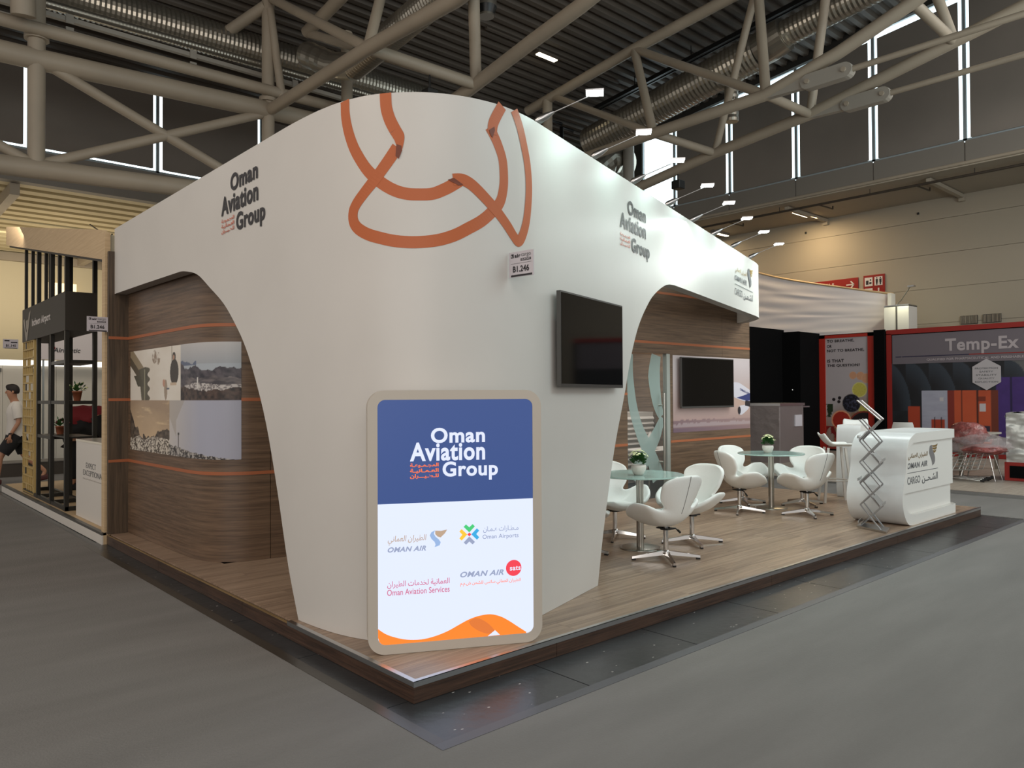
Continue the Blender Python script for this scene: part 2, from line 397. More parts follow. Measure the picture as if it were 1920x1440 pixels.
# right side: window wall x=19, annex behind it
FRM = pm('window_frame_paint', rgb(150, 160, 164), .4)
def window_bay(n, axis, c, a, b, za, zb, shaded=True, gap=.22):
    """one bay between two mullions; axis 'x': plane x=c, runs in y; za, zb: head height at a and b"""
    P = (lambda t, d, z: (c+d, t, z)) if axis == 'x' else (lambda t, d, z: (t, c+d, z))
    zz = lambda t: za+(zb-za)*(t-a)/(b-a)
    def slab(mb, t0, t1, z0, dz, d0, d1): return mb.prism([(t0, z0), (t1, z0), (t1, zz(t1)-dz), (t0, zz(t0)-dz)], lambda u, v, w_: P(u, w_, v), d0, d1)
    fr = MB()
    for t in (a+.02, b-.02): fr.bar(P(t, 0, 7.95), P(t, 0, zz(t)), .05)
    fr.bar(P(a, 0, 7.97), P(b, 0, 7.97), .05); fr.bar(P(a, 0, za), P(b, 0, zb), .07)
    f = struct(fr.build('window_%d' % n, FRM))
    slab(MB(), a, b, 7.95, 0, .11, .13).build('pane', M_SKY, f, wld=False)
    if shaded:
        bl = slab(MB(), a+.125, b-.125, 8.0 if axis == 'x' else 8.06, gap, -.035, -.02); z_ = 8.0 if axis == 'x' else 8.06; bl.bar(P(a+.16, -.04, z_), P(b-.16, -.04, z_), .03)
        bl.build('blind', M_BLIND, f, wld=False)
    return f
ys = [-5.7, -3.46, -1.22, .98, 3.22, 5.47, 7.71, 9.94, 12.06, 13.42]
for i in range(len(ys)-1):
    window_bay(i+1, 'x', 19.0, ys[i], ys[i+1], roofz(ys[i])-.22, roofz(ys[i+1])-.22, shaded=(i != len(ys)-2))
struct(MB().prism([(-5.7, roofz(-5.7)-.2), (13.42, roofz(13.42)-.2), (13.42, 12.2), (-5.7, 14)], lambda u, v, w_: (19.0+w_, u, v), 0, .2).build('wall_right_head', pm('dark_gable', rgb(40, 37, 33), .8)))
xs = [-4.6, -1.55, 1.52, 4.64, 7.69, 10.75, 13.8]
for i in range(len(xs)-1): window_bay(20+i, 'y', 19.35, xs[i], xs[i+1], 10.3, 10.3, gap=0)
M_DARKW = pm('dark_gable', rgb(40, 37, 33), .8)
struct(MB().box((19.0, 13.42, 7.95), (19.2, 19.4, 12)).build('wall_right_gable', M_DARKW))
struct(MB().box((-9, 19.36, 10.3), (19, 19.5, 11)).build('wall_back_gable', M_DARKW))
# grey band with joints below the windows, rail under it
bd = struct(MB().box((18.96, -6, 7.36), (19.3, 19.4, 7.9)).build('trim_1', M_BAND))
for a, b_ in zip(ys[:-1], ys[1:]): MB().box((18.93, a+.015, 7.42), (18.96, b_-.015, 7.93)).build('panel', M_BAND, bd, wld=False)
MB().tube([(18.95, -6, 7.38), (18.95, 19, 7.38)], .05, 8).build('rail', M_PIPE, bd, wld=False)
bd = struct(MB().box((-9, 19.3, 7.1), (19.3, 19.6, 7.93)).build('trim_2', M_BAND))
struct(MB().box((18.96, -8, 7.3), (22, 19.4, 7.4)).build('ceiling_annex', M_CREAM))
wr = struct(MB().box((21.95, -8, 0), (22.2, 19.4, 7.3)).build('wall_right', M_CREAM))
for z0, z1 in ((0, 3.64), (3.65, 4.67), (4.68, 5.68), (5.69, 6.69), (6.70, 7.3)):
    MB().box((21.9, -8, z0), (21.95, 19.4, z1)).build('panel', M_CREAM, wr, wld=False)
for i, (y, z) in enumerate(((1.0, 7.0), (8.9, 6.95), (5.4, 6.95))):
    tag(MB().lathe([(.03, -.03), (.035, 0), (.03, .03)], (21.88, y, z), 8).build('wall_sensor', M_BLACK), ['small dark sensor high on the far wall above the vent grilles', 'small dark sensor left of the ceiling beam end', 'small dark sensor high on the wall above the red signs'][i], 'sensor', 'small wall sensors')
for i, y in enumerate((8.2, 4.2, .2, 12.2)):
    bm_ = MB().bar((19.3, y, 7.22), (21.9, y, 7.22), .12, .1); bm_.box((21.78, y-.08, 7.08), (21.9, y+.08, 7.2))
    struct(bm_.build('beam', M_CREAM))
# sprinkler pipe under the annex ceiling
t = thing('sprinkler_pipe', 'thin dark sprinkler pipe with short side branches under the annex ceiling', 'pipe', (19.3, 0, 7.1))
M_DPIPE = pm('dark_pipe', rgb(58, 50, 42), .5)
MB().tube([(19.25, 11.8, 7.13), (19.25, -6, 7.13)], .035, 8).build('main_pipe', M_DPIPE, t)
for y in (10.2, 7.2, 4.5, 1.9, -.5):
    MB().tube([(19.25, y, 7.13), (20.1, y-.05, 7.13), (20.1, y-.05, 7.22)], .022, 6).tube([(19.25, y+1.2, 7.13), (19.25, y+1.2, 7.28)], .012, 6).build('branch', M_DPIPE, t)
for i, (x, y, lb) in enumerate(((20.4, 8.3, 'glowing warm tube lamp under the annex ceiling, nearest one'), (21.0, 11.6, 'glowing warm tube lamp under the annex ceiling, behind the stand lamps'), (20.2, 12.3, 'glowing warm tube lamp under the annex ceiling, smallest and farthest'))):
    t = thing('ceiling_lamp', lb, 'lamp', (x, y, 7.3), group='warm annex lamps')
    MB().box((x-.5, y-.07, 7.22), (x+.5, y+.07, 7.3)).build('housing', M_BAND, t); MB().box((x-.46, y-.055, 7.2), (x+.46, y+.055, 7.22)).build('tube', M_LAMPW, t)
# vent grilles
for y0, y1, lb in ((3.86, 4.30, 'left dark ventilation grille on the cream wall above the booth'), (3.28, 3.73, 'right dark ventilation grille on the cream wall above the booth')):
    t = thing('vent_grille', lb, 'grille', (21.88, y0, 3.6))
    MB().box((21.87, y0, 3.56), (21.9, y1, 3.8)).build('backing', M_BLACK, t)
    n = 14
    for k in range(n): yy = y0+(k+.5)*(y1-y0)/n; MB().box((21.85, yy-.006, 3.57), (21.87, yy+.006, 3.79)).build('slat', M_PIPE, t)
# red wayfinding signs
t = thing('direction_sign', 'long red direction sign with white arrow and hall lettering on far wall', 'sign', (21.88, 8, 4.85))
MB().box((21.86, 7.19, 4.72), (21.9, 9.2, 5.26)).build('board', M_RED, t)
fn = plane_fn((21.85, 9.2, 4.72), (0, -1, 0), (0, 0, 1), (-1, 0, 0))
mb = MB(); text(mb, 'Halle Hall', (.62, 1.24, .30, .44), fn, .002, .02, .15)
mb.bar(fn(1.64, .33, 0), fn(1.88, .33, 0), .008, .04); mb.bar(fn(1.78, .44, 0), fn(1.88, .33, 0), .008, .04, (0,1,0)); mb.bar(fn(1.78, .22, 0), fn(1.88, .33, 0), .008, .04, (0,1,0))
mb.build('lettering', M_TEXTW, t)
t = thing('pictogram_sign', 'square red sign with white pictograms of people and down arrow', 'sign', (21.88, 6.7, 4.9))
MB().box((21.86, 6.38, 4.5), (21.9, 7.02, 5.28)).build('board', M_RED, t)
fn = plane_fn((21.85, 7.02, 4.5), (0, -1, 0), (0, 0, 1), (-1, 0, 0))
mb = MB()
for u0, v0 in ((.04, .44), (.34, .44), (.04, .10)): flat(mb, [(u0, v0), (u0+.24, v0), (u0+.24, v0+.27), (u0, v0+.27)], fn, .001)
mb.bar(fn(.46, .36, 0), fn(.46, .08, 0), .008, .04, (0,1,0)); mb.bar(fn(.38, .17, 0), fn(.46, .08, 0), .008, .04, (0,1,0)); mb.bar(fn(.54, .17, 0), fn(.46, .08, 0), .008, .04, (0,1,0))
mb.build('white_field', M_TEXTW, t)
mb = MB()
for cu in (.41, .52):
    flat(mb, poly_disc(cu, .67, .022), fn, .003); flat(mb, [(cu-.03, .52), (cu+.03, .52), (cu+.035, .64), (cu-.035, .64)], fn, .003); flat(mb, [(cu-.02, .46), (cu+.02, .46), (cu+.02, .53), (cu-.02, .53)], fn, .003)
flat(mb, [(.08, .49), (.16, .49), (.16, .62), (.08, .62)], fn, .003); flat(mb, [(.18, .5), (.25, .5), (.25, .56), (.18, .56)], fn, .003); flat(mb, poly_disc(.22, .63, .025), fn, .003)
flat(mb, [(.08, .15), (.2, .15), (.2, .2), (.08, .28)], fn, .003)
mb.build('pictogram', M_BLACKT, t)

# passage to the left: ribbed cream ceiling, girders, back wall
mb = MB(); vs = []; fs = []; y = 19.6; prof = []
while y < 30.4: prof += [(y, 0), (y+.34, 0), (y+.38, .22), (y+.62, .22), (y+.66, 0)]; y += .72
for yy, d in prof: vs += [(-9, yy, 7.1+d), (19, yy, 7.1+d)]
for i in range(len(prof)-1): fs.append((2*i, 2*i+1, 2*i+3, 2*i+2))
struct(mb.add(vs, fs).build('ceiling_passage', M_ROOFL))
for x in (-2.6, 1.15, 5.0): struct(MB().box((x, 19.6, 6.80), (x+.22, 30.4, 7.1)).build('beam', M_PIPE))
struct(MB().box((-9, 30.5, 0), (19, 30.8, 7.4)).build('wall_back', M_CREAMW))
struct(MB().box((-9, 30.3, 6.75), (19, 30.5, 7.05)).build('trim_3', M_PIPE))
t = thing('passage_conduit', 'thin pale conduit crossing under the ribbed passage ceiling', 'pipe', (2, 22, 7))
MB().tube([(-4, 22.2, 6.66), (9, 22.2, 6.66)], .03, 6).build('conduit', M_ROOFL, t)
MB().tube([(3.4, 21.4, 6.66), (5.5, 25, 6.6), (7.6, 27, 6.66)], .02, 6).build('cable', M_DPIPE, t)
MB().box((4.2, 22.3, 6.45), (4.24, 22.34, 6.66)).build('drop_sensor', M_BLACK, t)

# ------------------------------------------------------------------ roof steel
def truss(name, label, loc, members):
    t = thing(name, label, 'truss', loc)
    for nm, pts, r in members: MB().tube(pts, r, 12).build(nm, M_PIPE, t)
    return t
A = [('chord', [(12.6,13.2,7.82),(12.6,8.05,7.94),(12.6,5.07,7.99),(12.6,3.5,8.36),(12.6,2.1,8.82),(12.6,.5,9.5),(12.6,-3,10.6)], .13),
 ('chord', [(14.4,13.2,7.1),(14.4,9.9,7.35),(14.4,7.51,7.71),(14.4,4.99,7.99),(14.4,1.99,8.61),(14.4,.79,8.86),(14.4,-3,9.9)], .13),
 ('chord', [(13.5,13.46,10.24),(13.5,9.34,10.72),(13.5,6.1,10.98),(13.5,0,11.7)], .14),
 ('web', [(13.5,9.34,10.72),(12.6,8.05,7.94)], .11), ('web', [(13.5,9.34,10.72),(12.6,5.07,7.99)], .10),
 ('web', [(13.5,12.34,10.35),(12.6,8.05,7.94)], .09), ('web', [(13.5,5.75,11.0),(12.6,5.07,7.99)], .11),
 ('web', [(12.6,5.07,7.99),(14.4,4.99,7.99)], .10), ('web', [(12.6,8.05,7.94),(14.4,7.51,7.71)], .10),
 ('web', [(14.4,4.99,7.99),(13.5,4.0,11.1)], .10), ('web', [(13.5,4.0,11.1),(12.6,2.1,8.82)], .10), ('web', [(12.6,2.1,8.82),(14.4,1.99,8.61)], .10),
 ('web', [(14.4,7.51,7.71),(13.5,5.75,11.0)], .09), ('web', [(14.4,1.99,8.61),(13.5,2.6,11.3)], .10), ('post', [(13.5,12.6,10.3),(13.5,12.6,8.0)], .15),
 ('purlin', [(13.5,9.34,10.72),(17.5,9.34,10.9)], .09)]
tA = truss('roof_truss', 'pale tubular roof truss with tie rods above the right half of the stand', (13.5, 5, 8), A)
for p, q in (((12.6,3.36,7.95),(12.6,-6,7.93)), ((14.4,3.27,7.95),(14.4,-6,7.93))): MB().tube([p, q], .06, 10).build('tie_rod', M_PIPE, tA)
M_PIPEL = pm('light_grey_paint', rgb(150, 144, 134), .5)
for x in (12.6, 14.4):
    g = MB().prism([(5.4, 7.9), (3.3, 7.82), (3.3, 8.08), (5.0, 8.1)], lambda u, v, w_: (x-.07+w_, u, v), 0, .14).build('gusset_plate', M_PIPEL, tA)
    cp = [(3.35-.15*math.sin(k*PI/8), 7.95+.15*math.cos(k*PI/8)) for k in range(9)]+[(4.1+.15*math.sin(k*PI/8), 7.95-.15*math.cos(k*PI/8)) for k in range(9)]
    MB().prism(cp, lambda u, v, w_: (x-.1+w_, u, v), 0, .2).build('link_plate', M_PIPEL, tA)
    for yc in (3.35, 4.1): MB().prism(poly_disc(yc, 7.95, .05, n=10), lambda u, v, w_: (x-.14+w_, u, v), 0, .05).build('bolt', M_PIPE, tA)
B = [('chord', [(5.15,13.0,8.1),(5,8.65,7.93),(5,6.02,7.8),(5,1,8.2)], .13),
 ('chord', [(7,13.0,7.0),(7,8.46,7.53),(7,6.39,7.89),(7,5.23,8.07),(7,1,9.0)], .13),
 ('chord', [(6,13.0,10.1),(6,9.3,10.55),(6,2,11.4)], .14),
 ('web', [(5,8.65,7.93),(6,9.3,10.55)], .10), ('web', [(5,8.65,7.93),(7,8.0,7.6)], .11), ('web', [(5,8.65,7.93),(5.15,13.0,10.6)], .10),
 ('web', [(7,8.0,7.6),(6.0,6.9,10.8)], .11), ('web', [(6,13.0,10.1),(7,8.0,7.6)], .10), ('post', [(6.6,12.2,10.0),(6.6,12.2,7.2)], .13)]
tB = truss('roof_truss', 'pale tubular roof truss running back over the white corner column', (6, 8, 8), B)
Wt = [('chord', [(-5,13.2,7.85),(.61,13.2,7.96),(5.15,13.2,8.12),(8.5,13.2,8.2)], .2),
 ('chord', [(-5,13.0,8.4),(.65,13.0,8.46),(5.15,13.0,8.5),(11,13.0,8.6)], .12),
 ('chord', [(-5,13.2,5.75),(-1,13.2,5.82),(5.15,13.2,6.1),(9,13.2,6.2)], .19),
 ('column', [(.61,13.2,5.9),(.61,13.2,11.0)], .15), ('column', [(5.15,13.2,6.1),(5.15,13.2,10.8)], .14),
 ('collar', [(.61,13.2,8.32),(.61,13.2,8.42)], .21), ('collar', [(5.15,13.2,8.30),(5.15,13.2,8.40)], .2),
 ('brace', [(.8,13.2,7.9),(5.15,13.2,6.15)], .1), ('brace', [(.7,13.2,6.0),(5.0,13.2,8.0)], .1),
 ('brace', [(.5,13.2,6.0),(-3.5,13.2,7.8)], .1), ('brace', [(5.3,13.2,6.15),(9,13.2,8.1)], .1),
 ('brace', [(5.15,13.1,10.4),(5.38,12.95,8.3)], .09), ('brace', [(.3,12.6,8.45),(.1,12.0,11)], .2),
 ('brace', [(5.1,13.2,10.5),(4.5,14.2,10.0)], .13)]
truss('roof_truss', 'pale tubular lattice girder with crossed braces before the left windows', (2, 13.2, 6), Wt)

def duct(mb, pts, r, pitch=.09, n=28):
    pts = [Vector(p) for p in pts]; P = []; rs = []
    for i in range(len(pts)-1):
        L = (pts[i+1]-pts[i]).length; k = max(1, int(L/pitch))
        for j in range(k):
            for a, dr in ((0, 0), (.5, .035)):
                P.append(pts[i].lerp(pts[i+1], (j+a)/k)); rs.append(r*(1+dr*1.6))
    P.append(pts[-1]); rs.append(r); mb.tube(P, r, n, rs=rs); mb.sm = [False]*len(mb.sm); return mb
def ductthing(label, loc, segs):
    t = thing('ventilation_duct', label, 'duct', loc)
    for nm, pts, r, pi_ in segs: duct(MB(), pts, r, pi_).build(nm, M_DUCT, t)
    return t
ductthing('large ribbed metal duct slanting up under the roof on the right', (15, 8, 9.5),
  [('ribbed_pipe', [(15,12.3,9.3),(15,6.6,10.18)], .44, .12), ('reducer', [(15,6.6,10.18),(15,5.9,10.36)], .42, .7), ('ribbed_pipe', [(15,5.9,10.36),(15,3.0,10.7),(15,-3,11.2)], .31, .11),
   ('drop_pipe', [(15.1,7.45,10.0),(15.1,7.45,8.65)], .17, .15)])
ductthing('fat ribbed metal duct running level above the left girder', (5, 14.2, 10), [('ribbed_pipe', [(-5,14.3,9.75),(2,14.3,9.86),(11,14.3,10.0)], .36, .1)])
ductthing('narrow ribbed metal duct below the fat duct at upper left', (5, 13.9, 9.4), [('ribbed_pipe', [(-5,13.9,9.3),(2,13.9,9.4),(10,13.9,9.5)], .09, .07)])
ductthing('ribbed metal duct ending in a dark bend above the white column', (6, 9.5, 8.7), [('ribbed_pipe', [(6,10.9,8.6),(6,7.7,8.92),(6,5,9.4)], .27, .08), ('elbow', [(6,10.9,8.6),(5.8,11.4,8.75),(5.6,12.2,9.2)], .27, .3)])
ductthing('pale curved duct bend shining beside the unshaded window', (17, 13, 9.2), [('elbow', [(18.2,13.6,9.6),(17.2,13.6,9.5),(16.6,13.7,9.0),(16.4,13.8,8.3)], .55, .3), ('ribbed_pipe', [(15.5,14,8.7),(18.6,14,8.7)], .16, .1), ('ribbed_pipe', [(15.5,13.8,8.2),(18.6,13.8,8.2)], .12, .1)])
tag(MB().tube([(17.6,12.9,6.5),(17.6,12.9,11)], .19, 14).build('round_column', M_PIPEL), 'round pale column standing beside the bright unshaded window', 'column')
for z, d in ((9.14, 'upper'), (8.88, 'lower')):
    t = thing('lighting_rail', 'long pale %s lighting rail above the left girder' % d, 'rail', (2, 13.8, z))
    MB().box((-5, 13.75, z-.045), (9, 13.85, z+.045)).build('rail', M_PIPEL, t)
    for x in (1.2, 3.6, 6.0): MB().box((x, 13.72, z-.09), (x+.14, 13.74, z+.09)).build('bracket', M_PIPEL, t)
t = thing('cable_tray', 'black cable tray hung below the roof sheet on the right', 'cable tray', (15.6, 9, 10.7))
for dx in (0, .16): MB().bar((15.5+dx, 12.6, 10.55), (15.5+dx, 3.0, 11.6), .05, .12).build('rail', M_BLACK, t)
MB().bar((15.58, 12.6, 10.52), (15.58, 3.0, 11.57), .12, .02).build('tray', M_BLACK, t)
for y in (11, 9, 7, 5): MB().tube([(15.58, y, 10.6+(12.6-y)*.11), (15.58, y, roofz(y))], .015, 6).build('hanger', M_BLACK, t)
for i, (a, b_) in enumerate((((13.9, 12.9, 9.9), (13.9, 12.9, 7.5)), ((14.4, 12.9, 9.8), (14.4, 12.9, 7.5)))):
    tag(MB().tube([(a[0]+.5, a[1], a[2]), a, b_], .06, 8).build('drain_pipe', M_BLACK), ['black hooked drain pipe dropping from the roof, left one of the pair', 'black hooked drain pipe dropping from the roof, right one of the pair'][i], 'pipe', 'black drain pipes')
t = thing('air_outlet', 'hanging cylinder air outlet with dark ring at the top edge', 'air outlet', (7, 7.7, 8.8))
MB().tube([(7,7.68,8.98),(7,7.68,10.3)], .2, 24).build('barrel', M_DUCT, t); MB().tube([(7,7.68,8.84),(7,7.68,8.98)], .2, 24, rs=[.15, .2]).build('outlet_ring', M_BLACK, t); MB().tube([(7,7.68,8.80),(7,7.68,8.84)], .15, 24).build('end_cap', M_DUCT, t)
t = thing('roof_lamp', 'glowing tube lamp fixed to the ribbed roof near the top middle', 'lamp', (12.37, 11.48, 10.95))
MB().box((12.0, 11.4, 10.9), (12.75, 11.56, 11.0)).build('housing', M_ROOF, t); MB().box((12.03, 11.41, 10.87), (12.72, 11.55, 10.9)).build('tube', M_LAMPW, t)
MB().box((10.2, 11.44, 10.98), (15.4, 11.52, 11.03)).build('rail', M_ROOF, t)
t = thing('loudspeaker', 'small black loudspeaker hanging from the roof tube above the column', 'speaker', (6.1, 8.25, 7.3))
MB().rbox((5.98,8.15,7.12),(6.22,8.39,7.34),.02).build('box', M_BLACK, t); MB().tube([(6.1,8.27,7.34),(6.1,8.27,7.62)], .02, 6).build('hanger', M_BLACK, t)
t = thing('projector_lamp', 'small black spotlight hanging from the far roof tube by the window', 'spotlight', (14.4, 8.6, 7.2))
MB().rbox((14.27,8.5,7.02),(14.53,8.76,7.24),.02).build('box', M_BLACK, t); MB().tube([(14.4,8.63,7.24),(14.4,8.63,7.6)], .02, 6).build('hanger', M_BLACK, t)

# ================================================================== STAND
PZ = .115
t = ST = thing('stand_platform', 'low wooden stand platform with oak floor and dark walnut edge', 'platform', (0, 0, 0))
MB().box((.02, .02, 0), (8.85, 5.83, .10)).build('base', M_BLACK, t)
# fascia boards (joint where two boards meet), then trims
for x0, x1 in ((0, 1.05), (1.053, 3.6), (3.603, 6.2), (6.203, 8.87)): MB().box((x0, 0, .002), (x1, .02, .088)).build('edge_board', M_RISER, t)
for y0, y1 in ((.02, 2.2), (2.203, 4.1), (4.103, 5.84)): MB().box((0, y0, .002), (.02, y1, .100)).build('edge_board', M_RISER, t)
MB().box((8.85, .02, .002), (8.87, 5.83, .10)).build('edge_board', M_RISER, t)
MB().box((-.003, -.003, .086), (8.873, .0, .1165)).box((-.003, -.003, .1135), (8.873, .028, .1165)).build('metal_trim', M_ALU, t)
MB().box((-.003, 0, .0885), (0, 1.46, .1134)).box((-.003, .028, .1135), (.028, 1.46, .1165)).build('metal_trim', M_ALU, t)
tag_ = MB().box((-.002, 1.46, .100), (.012, 5.8, .108)).build('bare_edge', wood('bare_ply_edge', rgb(112, 88, 54), rgb(150, 124, 84), 'Y'), t)
# planks in staggered rows
PK = {}
def plank(x0, y0, L, wd):
    k = (round(L, 3), round(wd, 3))
    if k not in PK:
        o = MB().box((0, 0, -.012), (L-.0015, wd-.0015, .0135)).build('plank', M_PLANK, t, wld=False); PK[k] = o
    else: o = PK[k].copy(); COL.objects.link(o); o.parent = t
    o.location = (x0, y0, .100); return o
WD = .192
for r in range(18):
    y0 = .028+r*WD; x = .028-(r % 4)*.31
    while x < 8.85:
        a = max(x, .028); b_ = min(x+1.24, 8.85)
        if b_-a > .02: plank(a, y0, b_-a, WD)
        x += 1.24
y0 = .028+18*WD
for r in range(12): plank(.028, y0+r*WD, .34, WD)

# the big white shell: plan line, arches cut out
SP = [(.06,5.8),(.06,1.6),(.068,1.35),(.085,1.14),(.12,.94),(.19,.745),(.30,.59),(.45,.46),(.63,.375),(.82,.335),(1.0,.335),(1.2,.37),(1.4,.43),(7.4,2.335),(7.62,2.42),(7.80,2.52),(7.95,2.65),(8.12,2.83),(8.3,3.08)]
SP = [Vector(p) for p in SP]
# smooth the corner
pts2 = [tuple(SP[0])] + smooth([tuple(p) for p in SP[1:13]], 6)[0:] + smooth([tuple(p) for p in SP[13:]], 4)
SPL = [0.0]
for a, b_ in zip(pts2[:-1], pts2[1:]): SPL.append(SPL[-1]+math.hypot(b_[0]-a[0], b_[1]-a[1]))
# arc length of the control polygon, so that measured lengths stay valid
SK = [0.0]
for a, b_ in zip(SP[:-1], SP[1:]): SK.append(SK[-1]+(b_-a).length)
def shell(s, z, w=0):
    s = max(0, min(SK[-1]-1e-6, s)); i = 0
    while SK[i+1] < s: i += 1
    f = (s-SK[i])/(SK[i+1]-SK[i])
    # Catmull-Rom on curved spans, straight elsewhere
    def pt(i, f):
        p1, p2 = SP[i], SP[i+1]
        if i in (0, 12): return p1.lerp(p2, f), (p2-p1).normalized()
        p0 = SP[i-1] if i-1 not in (0, 12) else p1-(p1-SP[i-1]).normalized()*(p2-p1).length
        p3 = SP[i+2] if i+2 < len(SP) and i+1 not in (0, 12) else (p2+((SP[i+2]-p2).normalized() if i+2 < len(SP) else (p2-p1).normalized())*(p2-p1).length)
        P = .5*((2*p1)+(-p0+p2)*f+(2*p0-5*p1+4*p2-p3)*f*f+(-p0+3*p1-3*p2+p3)*f**3)
        D = .5*((-p0+p2)+2*(2*p0-5*p1+4*p2-p3)*f+3*(-p0+3*p1-3*p2+p3)*f*f)
        return P, D.normalized()
    P, D = pt(i, f); N = Vector((D.y, -D.x))          # outward for this direction of travel
    return Vector((P.x+N.x*w, P.y+N.y*w, z))
TOPZ = 3.45
aL = [(0, 2.735), (1.0, 2.73), (2.08, 2.72), (2.26, 2.70), (2.52, 2.64), (2.80, 2.50), (3.10, 2.336), (3.314, 2.17), (3.515, 1.977), (3.706, 1.713), (3.888, 1.386), (4.06, .946), (4.224, .455), (4.365, PZ)]
k0 = SK[12]; ux = lambda x: k0+(x-1.4)/.9532
aR = [(ux(2.2), PZ), (ux(2.305), .5), (ux(2.52), 1.12), (ux(2.75), 1.60), (ux(2.908), 1.947), (ux(3.083), 2.216), (ux(3.346), 2.458), (ux(3.525), 2.563), (ux(3.742), 2.651), (ux(3.9), 2.685), (ux(4.05), 2.695), (ux(6), 2.695), (SK[-1], 2.695)]
def arch(s):
    for T in (aL, aR):
        if T[0][0] <= s <= T[-1][0]:
            i = 0
            while T[i+1][0] < s: i += 1
            p1, p2 = T[i], T[i+1]; f = (s-p1[0])/(p2[0]-p1[0]); p0 = T[max(i-1, 0)]; p3 = T[min(i+2, len(T)-1)]
            m1 = (p2[1]-p0[1])/max(1e-6, p2[0]-p0[0]); m2 = (p3[1]-p1[1])/max(1e-6, p3[0]-p1[0]); h = p2[0]-p1[0]
            if abs(p2[1]-p1[1]) < .012: m1 = m2 = (p2[1]-p1[1])/h
            return max(PZ, min(2.74, (2*f**3-3*f*f+1)*p1[1]+(f**3-2*f*f+f)*h*m1+(-2*f**3+3*f*f)*p2[1]+(f**3-f*f)*h*m2))
    return PZ
ss = sorted(set([0, .5, 1, 1.5, 2.0]+[2.08+i*.045 for i in range(52)]+[4.4+i*.03 for i in range(71)]+[6.5, 6.8, 7.1]+[ux(2.2)]+[ux(2.2)+i*.035 for i in range(1, 56)]+[9.6, 10.5, 11.5]+[SK[13]+i*.06 for i in range(20) if SK[13]+i*.06 < SK[-1]]+[SK[-1], 4.365]))
NR = 14; TH = .12
out = MB(); vo = []; vi = []
for s in ss:
    zb = arch(s)
    for j in range(NR+1):
        z = zb+(TOPZ-zb)*j/NR; vo.append(shell(s, z)); vi.append(shell(s, z, -TH))
n = NR+1; F = []; Fi = []
for i in range(len(ss)-1):
    for j in range(NR): a = i*n+j; F.append((a, a+n, a+n+1, a+1)); Fi.append((a, a+1, a+n+1, a+n))
out.add(vo, F, 0, True); out.add(vi, Fi, 0, True)
bo = [vo[i*n] for i in range(len(ss))]; bi = [vi[i*n] for i in range(len(ss))]; to = [vo[i*n+NR] for i in range(len(ss))]; ti = [vi[i*n+NR] for i in range(len(ss))]; L = len(ss)
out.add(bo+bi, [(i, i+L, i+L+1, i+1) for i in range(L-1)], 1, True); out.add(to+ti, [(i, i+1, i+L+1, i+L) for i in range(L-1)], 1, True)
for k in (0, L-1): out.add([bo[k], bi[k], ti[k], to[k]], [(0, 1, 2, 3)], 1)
t = SH = thing('white_arch_wall', 'tall curved white arch wall wrapping the stand corner with orange ribbon print', 'wall', (.8, .5, PZ))
out.build('shell', [M_SHELL, M_SHELLIN], t)
# orange ribbon print
HW = .037
R1 = [(4.888,3.45),(4.89,3.43),(4.894,3.352),(4.918,3.25),(4.965,3.135),(5.033,3.028),(5.089,2.962),(5.162,2.899),(5.241,2.852),(5.315,2.829),(5.388,2.824),(5.472,2.83),(5.547,2.862),(5.606,2.898),(5.657,2.934)]
R1b = [(5.60,2.925),(5.655,2.931),(5.702,2.917),(5.75,2.887),(5.822,2.832),(5.903,2.768),(5.989,2.693),(6.052,2.632),(6.097,2.603),(6.14,2.638),(6.186,2.737),(6.213,2.868),(6.222,2.996),(6.205,3.13),(6.168,3.247),(6.122,3.36),(6.066,3.45)]
R2 = [(5.187,3.45),(5.192,3.362),(5.214,3.286),(5.247,3.22)]
R2t = [(5.247,3.22),(5.270,3.180),(5.276,3.14),(5.278,3.098),(5.268,3.045)]
R2b = [(5.262,3.115),(5.196,3.024),(5.118,2.929),(5.046,2.856),(4.985,2.794),(4.956,2.744),(4.958,2.685),(4.991,2.638),(5.058,2.597),(5.139,2.568),(5.251,2.541),(5.376,2.533),(5.503,2.548),(5.61,2.585),(5.7,2.635),(5.785,2.687),(5.86,2.75),(5.932,2.827),(5.962,2.92),(5.967,3.01),(5.956,3.107),(5.92,3.188),(5.884,3.246),(5.85,3.29)]
R2c = [(5.872,3.25),(5.878,3.31),(5.907,3.372),(5.955,3.45)]
mb = MB()
ribbon(mb, smooth(R2t, 5), 0, shell, .0026, hws=list(np.interp(np.linspace(0, 4, 21), range(5), [.037, .036, .026, .012, .001])))
for R, wv in ((R1, .001), (R2b, .0016), (R2, .0024), (R1b, .0026), (R2c, .003)): ribbon(mb, smooth(R, 5), HW, shell, wv)
mb.build('ribbon_print', M_ORANGE, t)
mb = MB()     # printed folds where the ribbon turns over
for P_ in ([(5.256,3.132),(5.287,3.122),(5.289,3.087),(5.270,3.042),(5.25,3.06)], [(5.566,2.922),(5.606,2.935),(5.664,2.9),(5.633,2.893)], [(5.845,3.27),(5.887,3.30),(5.890,3.275),(5.872,3.225),(5.856,3.243)]): flat(mb, P_, shell, .0052)
mb.build('ribbon_fold', M_ORANGED, t)

